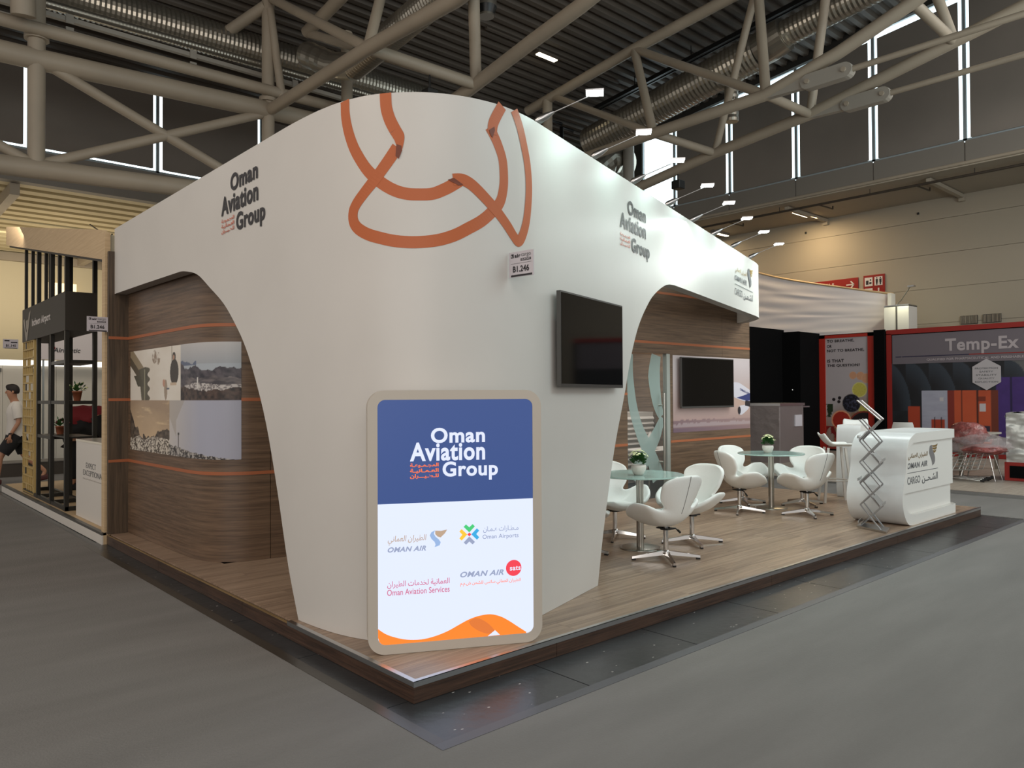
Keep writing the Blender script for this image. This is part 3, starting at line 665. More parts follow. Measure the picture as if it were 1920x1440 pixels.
def group_logo(box_o, box_a, box_g, arb, fn, w, m1, m2, parent, bold=.035, ext=0):
    for bd, bx in (('Oman', box_o), ('Aviation', box_a), ('Group', box_g)): text(MB(), bd, bx, fn, w, bold).build('lettering', m1, parent)
    u0, u1, v0, v1 = arb; h = (v1-v0)/3
    for i, s_ in enumerate(('المجـمـوعـة', 'العـمـانيـة', 'للـطـيـــران')):
        text(MB(), ar(s_), (u0, u1, v1-h*(i+1)+h*.06, v1-h*i-h*.06), fn, w, .03).build('arabic_lettering', m2, parent)
M_ARAB = pm('orange_letter', rgb(200, 96, 66), .5)
t = thing('group_lettering', 'black and orange three line lettering on the left face of the arch wall', 'lettering', (.05, 2.4, 2.9))
group_logo((3.244,3.748,3.198,3.333), (3.058,3.755,3.035,3.185), (3.356,3.873,2.835,3.012), (3.062,3.314,2.888,3.012), shell, .006, M_BLACKT, M_ARAB, t, bold=.032)
t = thing('group_lettering', 'grey and orange three line lettering on the lamp lit right face', 'lettering', (3.3, 1.0, 2.9))
M_BLACKR = pm('charcoal_letter', rgb(58, 60, 60), .45)
group_logo((7.957,8.397,3.158,3.28), (7.783,8.393,3.01,3.145), (8.04,8.487,2.81,2.97), (7.783,8.005,2.858,2.975), shell, .006, M_BLACKR, M_ARAB, t, bold=.03)

def wing(mb_g, mb_d, fn, u0, v0, W, H, w):
    """winged swoosh emblem; grey stem and gold feathers, in a box"""
    q = lambda pts: [(u0+W*a, v0+H*b) for a, b in pts]
    flat(mb_g, q([(-.02,.78),(.06,.95),(.28,1.0),(.32,.86),(.42,.68),(.58,.52),(.66,.36),(.66,.18),(.54,.05),(.32,-.02),(.30,.12),(.22,.28),(.06,.46),(-.04,.62)]), fn, w)
    flat(mb_d, q([(.30,.97),(.55,.96),(.80,.98),(1.0,1.03),(.95,.92),(.80,.88),(.55,.87),(.36,.90)]), fn, w)
    flat(mb_d, q([(.34,.86),(.60,.84),(.92,.88),(.86,.78),(.64,.73),(.42,.77)]), fn, w)
    flat(mb_d, q([(.42,.73),(.62,.70),(.84,.74),(.74,.64),(.60,.58),(.50,.62)]), fn, w)
def air_logo(fn, u0, v0, W, H, w, parent, mg, md, mt, cargo=True):
    a = MB(); d = MB(); q = lambda x0, x1, y0, y1: (u0+W*x0, u0+W*x1, v0+H*y0, v0+H*y1)
    text(MB(), ar('الطيران العماني'), q(.03, .66, .66, .84), fn, w, .012, .2).build('arabic_lettering', md, parent)
    text(MB(), 'OMAN AIR', q(0, .64, .45, .60), fn, w, .035, .25).build('name_lettering', mt, parent)
    wing(a, d, fn, u0+W*.72, v0+H*.45, W*.28, H*.55, w)
    if cargo:
        flat(MB(), [(u0, v0+H*.335), (u0+W, v0+H*.335), (u0+W, v0+H*.352), (u0, v0+H*.352)], fn, w).build('rule', mt, parent)
        text(MB(), 'CARGO', q(0, .40, .05, .24), fn, w, .01).build('cargo_lettering', mt, parent); text(MB(), ar('الشـحــن'), q(.46, .99, 0, .25), fn, w, .02).build('arabic_lettering', mt, parent)
    a.build('wing_emblem', mg, parent); d.build('wing_feathers', md, parent)
t = thing('airline_logo', 'grey and gold airline cargo logo at the far right end of the arch wall', 'lettering', (7.1, 2.2, 3))
air_logo(shell, 11.58, 2.845, .98, .46, .008, t, M_GREYT, M_GOLD, M_GREYT)

def hall_card(label, fn, loc):
    t = thing('hall_number_card', label, 'sign', loc)
    MB().prism([(0, 0), (.205, 0), (.205, .16), (0, .16)], fn, -.003, .003).build('card', M_PAPER, t)
    mb = MB(); text(mb, 'air', (.05, .10, .122, .145), fn, .005, .04); text(mb, 'B1.246', (.035, .17, .03, .07), fn, .005, .03)
    flat(mb, [(.018,.122),(.042,.122),(.042,.147),(.018,.147)], fn, .004); flat(mb, [(.10,.098),(.185,.098),(.185,.114),(.10,.114)], fn, .004); flat(mb, [(.018,.002),(.195,.002),(.195,.014),(.018,.014)], fn, .004)
    mb.build('black_print', M_BLACKT, t)
    mb = MB(); text(mb, 'cargo', (.106, .185, .118, .143), fn, .005, 0); flat(mb, [(.018,.084),(.19,.084),(.19,.086),(.018,.086)], fn, .004); mb.build('grey_print', M_GREYT, t)
    mb = MB(); text(mb, 'EUROPE', (.11, .178, .101, .111), fn, .006, .02); flat(mb, [(.024,.127),(.036,.127),(.024,.142)], fn, .006); mb.build('white_print', M_PAPER, t)
    return t
# card stands out from the wall, hinged at its left edge
o_ = shell(6.0, 2.35, .012); ux_ = Vector((.105, -.994, 0)).normalized(); nn = Vector((ux_.y, -ux_.x, 0))
hall_card('small white hall number card fixed high on the arch wall beside the television', plane_fn(o_, ux_, (0, 0, 1), nn), o_)

# television on the white wall
def tv(label, fn, u0, u1, v0, v1, loc):
    t = thing('wall_television', label, 'television', loc)
    MB().prism(rrect(u0, u1, v0, v1, .006, 2), fn, .045, .075).build('bezel', M_BEZEL, t)
    MB().prism([(u0+.012, v0+.025), (u1-.012, v0+.025), (u1-.012, v1-.012), (u0+.012, v1-.012)], fn, .074, .0765).build('screen', M_GLOSSB, t)
    MB().prism([(u0+.15, v0+.08), (u1-.15, v0+.08), (u1-.15, v1-.25), (u0+.15, v1-.25)], fn, .02, .045).build('back_box', M_BLACK, t)
    MB().prism([((u0+u1)/2-.2, v0+.2), ((u0+u1)/2+.2, v0+.2), ((u0+u1)/2+.2, v1-.2), ((u0+u1)/2-.2, v1-.2)], fn, .001, .02).build('bracket', M_BLACK, t)
    return t
dS = Vector((.9532, .3027, 0)); nS = Vector((.3027, -.9532, 0))
tv('large flat black television mounted on the white column', plane_fn((1.546-.0*nS.x, .483, 0), dS, (0, 0, 1), nS), -.07, 1.06, 1.655, 2.33, (2.1, .65, 1.65))

# clamp lamps along the top edge
lampL = ['clip lamp nearest the corner, its bright head highest against the roof', 'clip lamp second from the corner, in front of the roof truss foot', 'clip lamp third from the corner, before the bright window', 'clip lamp fourth from the corner, above the grey lettering', 'clip lamp fifth from the corner on the arch wall top', 'clip lamp sixth from the corner, beside the warm annex lamps', 'clip lamp seventh from the corner, second from the far end', 'clip lamp at the far right end of the arch wall top']
for i, (x, y) in enumerate([(1.4,.44),(2.28,.71),(3.09,.97),(3.99,1.26),(4.76,1.5),(5.56,1.76),(6.4,2.02),(7.29,2.3)]):
    b0 = Vector((x, y, 3.47))-nS*.06; h0 = Vector((x+.25, y-.25, 3.68)); dd = (h0-b0).normalized()
    t = thing('clip_lamp', lampL[i], 'lamp', b0, group='clip lamps on the arch wall')
    MB().box((b0.x-.03, b0.y-.03, 3.42), (b0.x+.03, b0.y+.06, 3.46)).tube([b0-Vector((0, 0, .02)), b0+Vector((0, 0, .03))], .012, 6).build('clamp', M_ALU, t)
    p1 = b0+Vector((0, 0, .03)); mb = MB(); mb.tube([p1, p1+dd*.02, p1+dd*.08, p1+dd*.14], .02, 10, rs=[.022, .03, .026, .01]); mb.build('driver_housing', M_ALU, t)
    MB().tube([p1+dd*.13, h0-dd*.03], .0045, 6).build('arm', M_ALU, t)
    hx = Vector((dd.x, dd.y, 0)).normalized(); hy = Vector((-hx.y, hx.x, 0))
    MB().obox(h0+Vector((0, 0, .006)), hx*.062, hy*.05, Vector((0, 0, .006))).build('head', M_ALU, t)
    MB().obox(h0-Vector((0, 0, .002)), hx*.058, hy*.046, Vector((0, 0, .003))).build('diffuser', M_LAMP, t)
    l = area('lamp_light', h0-Vector((0, 0, .012)), Vector((x, y, 2.55))-nS*.0, .09, .06, 1.2, (.55, 1, .92), math.radians(130)); l.name = 'lamp_light'

# dark wood walls inside (path x,y), stripes, print
WP = smooth([(.20,5.8),(.215,4.9),(.232,4.1),(.25,3.86),(.30,3.68),(.40,3.54),(.56,3.45),(.80,3.40)], 6)
WP = WP + [(1.2,3.33),(5.2,3.14)]
WK = [0.0]
for a, b_ in zip(WP[:-1], WP[1:]): WK.append(WK[-1]+math.hypot(b_[0]-a[0], b_[1]-a[1]))
def wall(s, z, w=0):
    s = max(0, min(WK[-1]-1e-6, s)); i = 0
    while WK[i+1] < s: i += 1
    f = (s-WK[i])/(WK[i+1]-WK[i]); a, b_ = WP[i], WP[i+1]; dx, dy = b_[0]-a[0], b_[1]-a[1]; l = math.hypot(dx, dy)
    return Vector((a[0]+dx*f+dy/l*w, a[1]+dy*f-dx/l*w, z))
def wall_strip(s0, s1, z0, z1, w0, w1, name, mat, parent, k=40):
    mb = MB(); S = [s0+(s1-s0)*i/k for i in range(k+1)]
    a = [wall(s, z0, w1) for s in S]; b_ = [wall(s, z1, w1) for s in S]; c = [wall(s, z0, w0) for s in S]; d = [wall(s, z1, w0) for s in S]; m_ = k+1
    mb.add(a+b_, [(i, i+1, i+m_+1, i+m_) for i in range(k)], 0, True); mb.add(c+d, [(i, i+m_, i+m_+1, i+1) for i in range(k)], 0, True)
    mb.add(b_+d, [(i, i+1, i+m_+1, i+m_) for i in range(k)]); mb.add(a+c, [(i, i+m_, i+m_+1, i+1) for i in range(k)])
    mb.add([a[0], b_[0], d[0], c[0]], [(0, 1, 2, 3)]); mb.add([a[-1], b_[-1], d[-1], c[-1]], [(3, 2, 1, 0)])
    return mb.build(name, mat, parent)
def smax(x): return min(range(len(WP)), key=lambda i: abs(WP[i][0]-x) if WP[i][1] < 3.42 else 9)
t = WW = thing('wood_cabin_wall', 'dark wood look cabin wall with rounded corner seen through the left arch', 'wall', (.3, 4, PZ))
sd = WK[-1]-4.45                       # door seam on the front side
wall_strip(0, sd, PZ, 3.2, -.05, 0, 'curved_panel', M_WOODD, t, 120)
wall_strip(sd+.006, WK[-1], PZ, 3.2, -.05, -.002, 'flat_panel', M_WOODD, t, 6)
for z in (.908, 1.577, 2.253):
    segs = ((0, WK[-1]),) if z != 1.577 else ((0, .10), (2.44, WK[-1]))
    for a, b_ in segs: wall_strip(a, b_, z-.015, z+.015, 0, .004, 'orange_stripe', M_STRIPE, t, 260)
MB().box((0.0, 5.79, PZ), (.30, 5.84, 3.2)).build('side_panel', M_WOODV, t)
for z in (.908, 1.577, 2.253): MB().box((.0, 5.785, z-.015), (.20, 5.79, z+.015)).build('orange_stripe', M_STRIPE, t)
# mural: four printed pictures on the bend
def nz(x, y, o=4): return (fbm(x, y, o)-.47)*3.2        # about -1..1
def ell(U, V, cu, cv, ru, rv): return ((U-cu)/ru)**2+((V-cv)/rv)**2 < 1
def mural(U, V):
    top = V > .5; P = lambda m, c, C: np.where(m[..., None], c, C)
    Y = np.where(top, (V-.5)*2, V*2)                      # 0..1 inside each picture
    # top left: bright hall, arm and hand, people
    X = U/.485*.485/.645; X = U/.645
    a = mixc(RG(222,212,198), RG(236,230,220), .5+nz(X*4, Y*3)*.4)
    a = P((X < .30) & (Y > .35) & (np.abs((Y-.98)+(X+.02)*1.55) < .16), RG(150,134,108), a)
    a = P((X < .26) & (Y > .42) & (np.abs((Y-.80)+(X-.0)*1.5) < .09), RG(92,82,66), a)
    m = (X > .20+.10*(.5-Y)) & (X < .40+.025*np.sin(Y*34)) & (Y < .66-.1*np.abs(X-.33)*3); a = P(m, mixc(RG(70,66,54), RG(104,98,80), .5+nz(X*12, Y*4)*.5), a)
    a = P((np.abs(X-.17-(.45-Y)*.4) < .07) & (Y > .28) & (Y < .50), RG(84,80,66), a)
    a = P((np.abs(X-.315) < .012) & (Y < .62), RG(150,146,122), a)
    a = mixc(a, RG(140,116,96), (ell(X, Y, .52, .84, .05, .13) | ell(X, Y, .59, .80, .04, .12))*np.clip(.5+nz(X*30, Y*12), 0, .9))
    a = P((np.abs(X-.845) < .005) & (Y > .30), RG(120,104,90), a)
    a = P(ell(X, Y, .89, .52, .075, .24) & (Y > .32), RG(66,60,56), a); a = P(ell(X, Y, .885, .80, .03, .085), RG(62,54,50), a); a = P(ell(X, Y, .88, .79, .016, .05), RG(190,150,126), a)
    a = P((X > .82) & (Y > .28) & (Y < .33) & (X < .93), RG(206,184,160), a)
    a = P(ell(X, Y, .735, .20, .03, .19), RG(168,150,132), a); a = P(ell(X, Y, .70, .33, .025, .07), RG(196,150,128), a); a = P(ell(X, Y, .775, .22, .03, .02), RG(96,104,118), a)
    # top right: coast
    Z = (U-.645)/.355
    b = mixc(RG(196,194,194), RG(148,156,166), (1-Y)*1.9); b = P((Y < .64), RG(176,184,192), b)
    b = P((Y < .70+.06*nz(Z*6, Z*0+1)) & (Y > .62) & (Z < .42), RG(98,108,132), b)
    rock = mixc(RG(46,44,54), RG(96,90,96), .5+nz(Z*16+Y*6, Y*12)*.7)
    b = P((Y < .58+.09*nz(Z*5, Z*0+5)+.10*np.abs(Z-.1)*(Z < .3)), rock, b)
    b = P((Y < .66-.8*Z+.06*nz(Z*9, Z*0)) , rock*1.15, b)
    flatl = mixc(RG(120,112,112), RG(70,66,72), .5+nz(Z*8, Y*20)); b = P((Y < .40+.04*nz(Z*7, Z*0+8)) & (Y > .2) & (Z > .15), flatl, b)
    town = mixc(RG(110,102,104), RG(204,198,194), np.clip((fbm(Z*60, Y*46)-.36)*6, 0, 1)); b = P((Y < .31+.03*nz(Z*5, Z*0+9)-.10*np.abs(Z-.55)) & (Y > .10) & (Z > .12), town, b)
    b = P((np.abs(Z-.445) < .012) & (Y > .22) & (Y < .40), RG(214,210,206), b)
    b = P((Y < .17+.10*nz(Z*6, Z*0+4)) , mixc(RG(34,28,30), RG(92,74,66), .5+nz(Z*22, Y*16)*.7), b)
    # bottom left: sunset town
    X2 = U/.52
    c = mixc(RG(212,184,148), RG(170,146,122), Y*1.1+nz(X2*3, Y*3)*.25); c = mixc(c, RG(232,206,164), np.clip(nz(X2*4, Y*11)*1.3-.3, 0, .9)*(Y > .55))
    rk = mixc(RG(58,50,44), RG(112,98,84), .5+nz(X2*24, Y*18)*.7)
    c = P((Y < .80-1.9*X2+.06*nz(X2*14, X2*0)) | ((Y < .28+.22*np.clip((X2-.45)/.5, 0, 1)**1.2+.07*nz(X2*11, X2*0+3)) & (X2 > .35)), rk, c)
    tn = mixc(RG(84,74,64), RG(216,206,192), np.clip((fbm(X2*60, Y*40)-.38)*6, 0, 1)); c = P(Y < .27+.05*nz(X2*5, X2*0+6), tn, c)
    # bottom right: haze, sail, tower
    W = (U-.52)/.48
    g = mixc(RG(206,200,196), RG(172,174,190), W*1.6); sail = (W < .34) & (Y > .34+W*1.9*(W > .16)+(.16-W)*2.2*(W <= .16)); g = mixc(g, RG(164,152,136), sail*.45)
    g = P((np.abs(W-.21) < .008) & (Y < .40), RG(92,86,84), g); g = P((np.abs(W-.21) < .018) & (Y > .38) & (Y < .43), RG(72,68,66), g)
    g = P(Y < .20-.20*W+.015*nz(W*20, W*0), mixc(RG(62,58,58), RG(186,180,174), np.clip((fbm(W*70, Y*40)-.42)*6, 0, 1)), g)
    return np.where(top[..., None], np.where((U < .645)[..., None], a, b), np.where((U < .52)[..., None], c, g))*.96
s0, s1 = .10, min(range(100, 400), key=lambda k: abs(wall(k/100, 1).x-.52))/100
t = thing('photo_mural', 'curved wall print of four pale landscape and people photographs', 'picture', (.24, 4.5, 1.0))
picture('print', mural, lambda a, b_, w: wall(s0+(s1-s0)*a, 1.035+(2.10-1.035)*b_, .004), 340, 190, t)

# right part: door and panel wall along y = 3.1
WYY = 3.10
t = RW = thing('wood_cabin_wall', 'dark wood look cabin front with orange stripes behind the tables', 'wall', (7, WYY, PZ))
def rp(x0, x1, z0, z1, name='wood_panel', mat=M_WOODD, y0=0, y1=.06): return MB().box((x0, WYY+y0, z0), (x1, WYY+y1, z1)).build(name, mat, t)
rp(5.2, 5.515, PZ, 3.35); rp(5.515, 7.75, 2.165, 3.35); rp(6.44, 8.52, PZ, 2.163); rp(7.753, 8.52, 2.165, 3.35)
for z, segs in ((.945, ((5.2, 5.515), (6.45, 8.52))), (1.61, ((5.2, 5.515),)), (2.31, ((5.2, 8.52),)), (3.0, ((5.2, 8.52),))):
    for a, b_ in segs: rp(a, b_, z-.016, z+.016, 'orange_stripe', M_STRIPE, -.004, 0)
MB().box((8.46, WYY+.06, PZ), (8.52, 5.8, 3.2)).build('end_panel', M_WOODD, t)
MB().box((.3, 5.78, PZ), (8.52, 5.84, 3.2)).build('back_panel', M_WOODD, t)
def sky_print(U, V):
    c = mixc(RG(164,132,124), RG(196,182,182), V*1.1); c = mixc(c, RG(196,160,140), np.exp(-((V-.42)/.16)**2-((U-.95)/.25)**2)*.8)
    c = mixc(c, RG(112,88,98), (V < .14+.03*fbm(U*30, V*0))*.8*(1-U*.6)); c = mixc(c, RG(190,176,178), ((V < .09+.05*fbm(U*40, V*0+2)) & (V > .07))*.4)
    return mixc(c, RG(96,78,100), (V < .05)*.5*(1-U*.7))
t = thing('aircraft_mural', 'pink sky wall print with climbing white and blue airliner', 'picture', (7.5, WYY, 1.1))
x0, x1, z0, z1 = 6.50, 8.51, 1.065, 2.150
fnp = lambda a, b_, w: Vector((x0+(x1-x0)*a, WYY-.004-w, z0+(z1-z0)*b_))
picture('print', sky_print, fnp, 110, 70, t)
q = lambda u, v, w: Vector((u, WYY-.006-w, v))
WH_, BL_, DK_ = pm('aircraft_white', rgb(206, 200, 208), .5), pm('aircraft_blue', rgb(52, 60, 112), .5), pm('aircraft_dark', rgb(40, 34, 40), .5)
flat(MB(), smooth([(7.905,1.70),(7.945,1.756),(8.056,1.782),(8.189,1.775),(8.322,1.732),(8.458,1.681),(8.505,1.665)], 4)+smooth([(8.505,1.46),(8.42,1.475),(8.251,1.506),(8.085,1.543),(7.968,1.587),(7.915,1.64),(7.905,1.70)], 4)[:-1], q, .001).build('aircraft_body', WH_, t)
flat(MB(), [(8.12,1.545),(8.30,1.575),(8.505,1.615),(8.505,1.50),(8.42,1.495),(8.251,1.52)], q, .002).build('blue_paint', BL_, t)
text(MB(), 'OMAN AIR', (0, 1, 0, 1), lambda u, v, w: q(8.22+.26*u, 1.66-.075*u+.038*v, w), .003, .03).build('lettering', BL_, t)
mb = MB(); flat(mb, [(7.935,1.705),(7.95,1.745),(7.99,1.742),(7.98,1.71)], q, .003); flat(mb, poly_disc(8.195, 1.35, .04, .06), q, .003); flat(mb, [(8.36,1.42),(8.37,1.50),(8.505,1.49),(8.505,1.40)], q, .0015); mb.build('dark_paint', DK_, t)
flat(MB(), smooth([(8.19,1.29),(8.16,1.35),(8.20,1.415),(8.32,1.43),(8.45,1.44),(8.47,1.38),(8.36,1.32),(8.26,1.28),(8.19,1.29)], 3)[:-1], q, .001).build('engine', WH_, t)
t = tv('flat black television on the pink sky mural behind the tables', lambda u, v, w: Vector((u, WYY-.004-w, v)), 6.60, 7.93, 1.405, 2.125, (7.3, WYY, 1.4))
# glass door with frosted crossing bands
t = thing('glass_door', 'glass door with frosted crossing bands and long steel bar handle', 'door', (5.98, WYY, PZ))
dx0, dx1 = 5.52, 6.36
MB().box((dx0, WYY+.03, PZ+.01), (dx1, WYY+.045, 2.15)).build('glass_pane', M_CLEAR, t)
MB().box((dx1, WYY-.005, PZ), (6.435, WYY+.06, 2.163)).build('door_post', pm('pale_aluminium', rgb(180, 186, 180), .35, .5), t)
dq = lambda u, v, w: Vector((u, WYY+.027-w, v))
mb = MB()
def band(pts, hws): ribbon(mb, smooth(pts, 5), 0, dq, 0, hws=[h for h in np.interp(np.linspace(0, len(pts)-1, (len(pts)-1)*5+1), range(len(pts)), hws)])
band([(5.60,2.14),(5.60,1.85),(5.66,1.45),(5.78,1.15),(5.94,.90),(6.10,.66),(6.2,.45)], [.07,.07,.085,.09,.11,.12,.14])
band([(6.17,2.14),(6.12,1.85),(6.18,1.5),(6.27,1.3)], [.10,.13,.10,.06])
mb2 = mb; 
ribbon(mb2, smooth([(6.30,1.28),(6.16,1.05),(6.0,.86),(5.82,.66),(5.7,.45)], 5), 0, dq, -.001, hws=list(np.interp(np.linspace(0, 4, 21), range(5), [.05,.10,.12,.13,.14])))
mb.build('frosted_film', M_FROST, t)
mb = MB().tube([(6.22, WYY-.06, .55), (6.22, WYY-.06, 1.62)], .016, 10)
for z in (.68, 1.45): mb.tube([(6.22, WYY-.06, z), (6.22, WYY+.03, z)], .01, 8)
mb.build('bar_handle', M_STEEL, t)
# inside the cabin: cabinet, wire chair, vase, table
t = thing('louvred_cabinet', 'white louvred cabinet inside the cabin behind the glass door', 'cabinet', (7.7, 5.3, PZ))
MB().box((7.55, 4.9, PZ), (8.4, 5.5, 1.30)).build('body', M_WHITE, t)
for k in range(12): MB().obox((7.98, 4.885, .25+k*.085), (.4, 0, 0), (0, .012, -.02), (0, .012, .02)).build('louvre', M_WHITE, t)
t = thing('meeting_table', 'pale meeting table inside the cabin behind the glass', 'table', (7.6, 4.2, PZ))
MB().rbox((7.0, 3.9, .70), (8.2, 4.5, .74), .01).build('table_top', M_WHITE, t)
for x, y in ((7.05, 3.95), (8.15, 3.95), (7.05, 4.45), (8.15, 4.45)): MB().tube([(x, y, PZ), (x, y, .70)], .02, 8).build('leg', M_STEEL, t)
t = thing('drop_vase', 'white drop shaped vase on the meeting table in the cabin', 'vase', (7.35, 4.15, .74))
MB().lathe([(.0, 0), (.06, 0), (.1, .05), (.11, .1), (.08, .17), (.03, .24), (.008, .28)], (7.35, 4.15, .74), 20).build('body', M_WHITE, t)

# ================================================================== FURNITURE ON THE STAND
# illuminated sign in front of the column
LP, LQ = Vector((.03, .50, 0)), Vector((.95, .02, 0)); lu = (LQ-LP).normalized(); ln = Vector((lu.y, -lu.x, 0))
fnL = plane_fn(LP+Vector((0, 0, PZ)), lu, (0, 0, 1), ln)
t = thing('light_box', 'freestanding rounded light box with blue top and white logo field at platform corner', 'sign', (.5, .25, PZ))
M_LBOX = pm('champagne_frame', rgb(192, 182, 170), .45, .0)
W_, H_ = 1.038, 1.518
outer = rrect(0, W_, 0, H_, .10, 8); inner = rrect(.057, W_-.054, .055, H_-.055, .045, 8); m_ = len(outer)
mb = MB(); mb.prism(outer, fnL, -.11, -.012, side=True)
a = [fnL(u, v, 0) for u, v in outer]; b_ = [fnL(u, v, 0) for u, v in inner]; c_ = [fnL(u, v, -.012) for u, v in outer]; d_ = [fnL(u, v, -.008) for u, v in inner]
mb.add(a+b_, [(i, (i+1) % m_, (i+1) % m_+m_, i+m_) for i in range(m_)]); mb.add(a+c_, [(i, i+m_, (i+1) % m_+m_, (i+1) % m_) for i in range(m_)]); mb.add(b_+d_, [(i, (i+1) % m_, (i+1) % m_+m_, i+m_) for i in range(m_)])
mb.build('frame', M_LBOX, t)
def em(name, c, s=1.0): return pm(name, (0, 0, 0, 1), .3, emit=c, es=s)
E_WHITE = em('lit_white', rgb(222, 230, 252), 1.0); E_BLUE = em('lit_blue', rgb(58, 80, 134), 1.0); E_ORG = em('lit_orange', rgb(255, 134, 48), 1.0)
E_TXT = em('lit_letter', rgb(222, 228, 248)); E_OTX = em('lit_orange_letter', rgb(255, 120, 60)); E_FOLD = em('lit_fold', rgb(222, 120, 56))
E_GREY = em('lit_grey', rgb(150, 160, 188)); E_TAN = em('lit_tan', rgb(186, 160, 136)); E_PINK = em('lit_pink', rgb(206, 106, 138)); E_RED = em('lit_red', rgb(238, 68, 84)); E_LBL = em('lit_light_blue', rgb(150, 178, 220))
E_GRN = em('lit_green', rgb(72, 200, 118)); E_YEL = em('lit_yellow', rgb(250, 196, 60)); E_CYN = em('lit_cyan', rgb(60, 168, 222))
u0, u1 = .057, W_-.054; sv = .862
low = [(u, v) for u, v in inner if v < sv]; up_ = [(u, v) for u, v in inner if v >= sv]
# inner outline starts at bottom right and runs counter-clockwise
br = [p for p in low if p[0] > .5]; bl = [p for p in low if p[0] <= .5]
flat(MB(), br+[(u1, sv), (u0, sv)]+bl, fnL, -.006).build('white_panel', E_WHITE, t)
flat(MB(), [(u0, sv), (u1, sv)]+up_, fnL, -.006).build('blue_panel', E_BLUE, t)
wave = smooth([(u0,.150),(.10,.118),(.152,.095),(.22,.076),(.305,.070),(.385,.082),(.462,.106),(.53,.138),(.589,.164),(.65,.180),(.718,.184),(.78,.166),(.832,.136),(.89,.095),(.938,.062)], 4)
mb = MB(); base = [(u, v) for u, v in bl if v < .12]
lowp = [(min(max(u, u0+.0), u1), .0555) for u, v in wave]
n_ = len(wave)
lo = []
for u, v in wave:
    dxl = max(0, .045-(u-u0)); lo.append((u, .055+.045-math.sqrt(max(0, .045**2-dxl**2))))
mb.add([fnL(u, v, -.005) for u, v in wave]+[fnL(u, min(v, wv[1]), -.005) for (u, v), wv in zip(lo, wave)], [(i, i+n_, i+n_+1, i+1) for i in range(n_-1)])
mb.build('orange_wave', E_ORG, t)
mb = MB(); flat(mb, smooth([(.585,.150),(.62,.168),(.66,.160),(.71,.125),(.745,.078),(.70,.070),(.64,.095),(.60,.125)], 3), fnL, -.004); mb.build('wave_fold', E_FOLD, t)
flat(MB(), [(.70,.056),(.745,.088),(.775,.058)], fnL, -.0035).build('wave_notch', E_WHITE, t)
group_logo((.366,.690,1.207,1.297), (.243,.690,1.103,1.213), (.434,.768,.983,1.098), (.243,.411,1.0,1.095), fnL, -.004, E_TXT, E_OTX, t, bold=.03)
g_, d__ = MB(), MB()
def lw(s_, bx, mt_, nm, bo=.01, sh=0): text(MB(), s_, bx, fnL, -.004, bo, sh).build(nm, mt_, t)
lw(ar('الطيران العماني'), (.114, .338, .625, .678), E_TAN, 'tan_lettering', .01, .2); lw('OMAN AIR', (.113, .335, .583, .613), E_GREY, 'grey_lettering', .035, .3)
q = lambda pts: [(.355+.10*a, .600+.098*b) for a, b in pts]
flat(g_, q([(.02,.72),(.12,.90),(.32,1.0),(.26,.80),(.36,.62),(.55,.45),(.66,.28),(.60,.10),(.30,0),(.36,.16),(.30,.32),(.12,.50)]), fnL, -.004)
flat(d__, q([(.34,.98),(.7,.95),(1.05,1.02),(.92,.80),(.66,.56),(.48,.62),(.34,.78)]), fnL, -.0045)
# four coloured arrow heads round a red diamond
cu, cv = .592, .664
def chev(rot):
    P = [(-.034,.052),(-.012,.030),(0,.018),(.012,.030),(.034,.052),(.022,.064),(0,.044),(-.022,.064)]
    P = [(-.034,.046),(0,.012),(.034,.046),(.020,.060),(0,.042),(-.020,.060)]
    c, s_ = math.cos(rot), math.sin(rot); return [(cu+x*c-y*s_, cv+x*s_+y*c) for x, y in P]
for k, (mt_, nm) in enumerate(((E_GRN, 'green_mark'), (E_YEL, 'yellow_mark'), (E_GREY, 'grey_mark'), (E_CYN, 'cyan_mark'))): flat(MB(), chev(PI/2*k), fnL, -.004).build(nm, mt_, t)
flat(MB(), poly_disc(cu, cv, .012, n=4), fnL, -.003).build('red_mark', E_RED, t)
lw(ar('مـطـارات عـمـان'), (.676, .893, .668, .706), E_GREY, 'grey_lettering'); lw('Oman Airports', (.672, .893, .625, .658), E_GREY, 'grey_lettering')
lw('OMAN AIR', (.536, .80, .413, .446), E_GREY, 'grey_lettering', .035, .3)
lw(ar('العمانية لخدمات الطيران'), (.11, .473, .375, .418), E_PINK, 'pink_lettering'); lw('Oman Aviation Services', (.109, .473, .335, .37), E_PINK, 'pink_lettering')
lw(ar('الطيران العماني ساتس للشحن ش.م.م'), (.536, .905, .358, .388), E_OTX, 'orange_lettering')
g_.build('wing_emblem', E_LBL, t); d__.build('wing_feathers', E_TAN, t)
flat(MB(), poly_disc(.862, .450, .048), fnL, -.004).build('red_disc', E_RED, t); text(MB(), 'sats', (.838, .905, .435, .462), fnL, -.003, .025).build('disc_lettering', E_TXT, t)

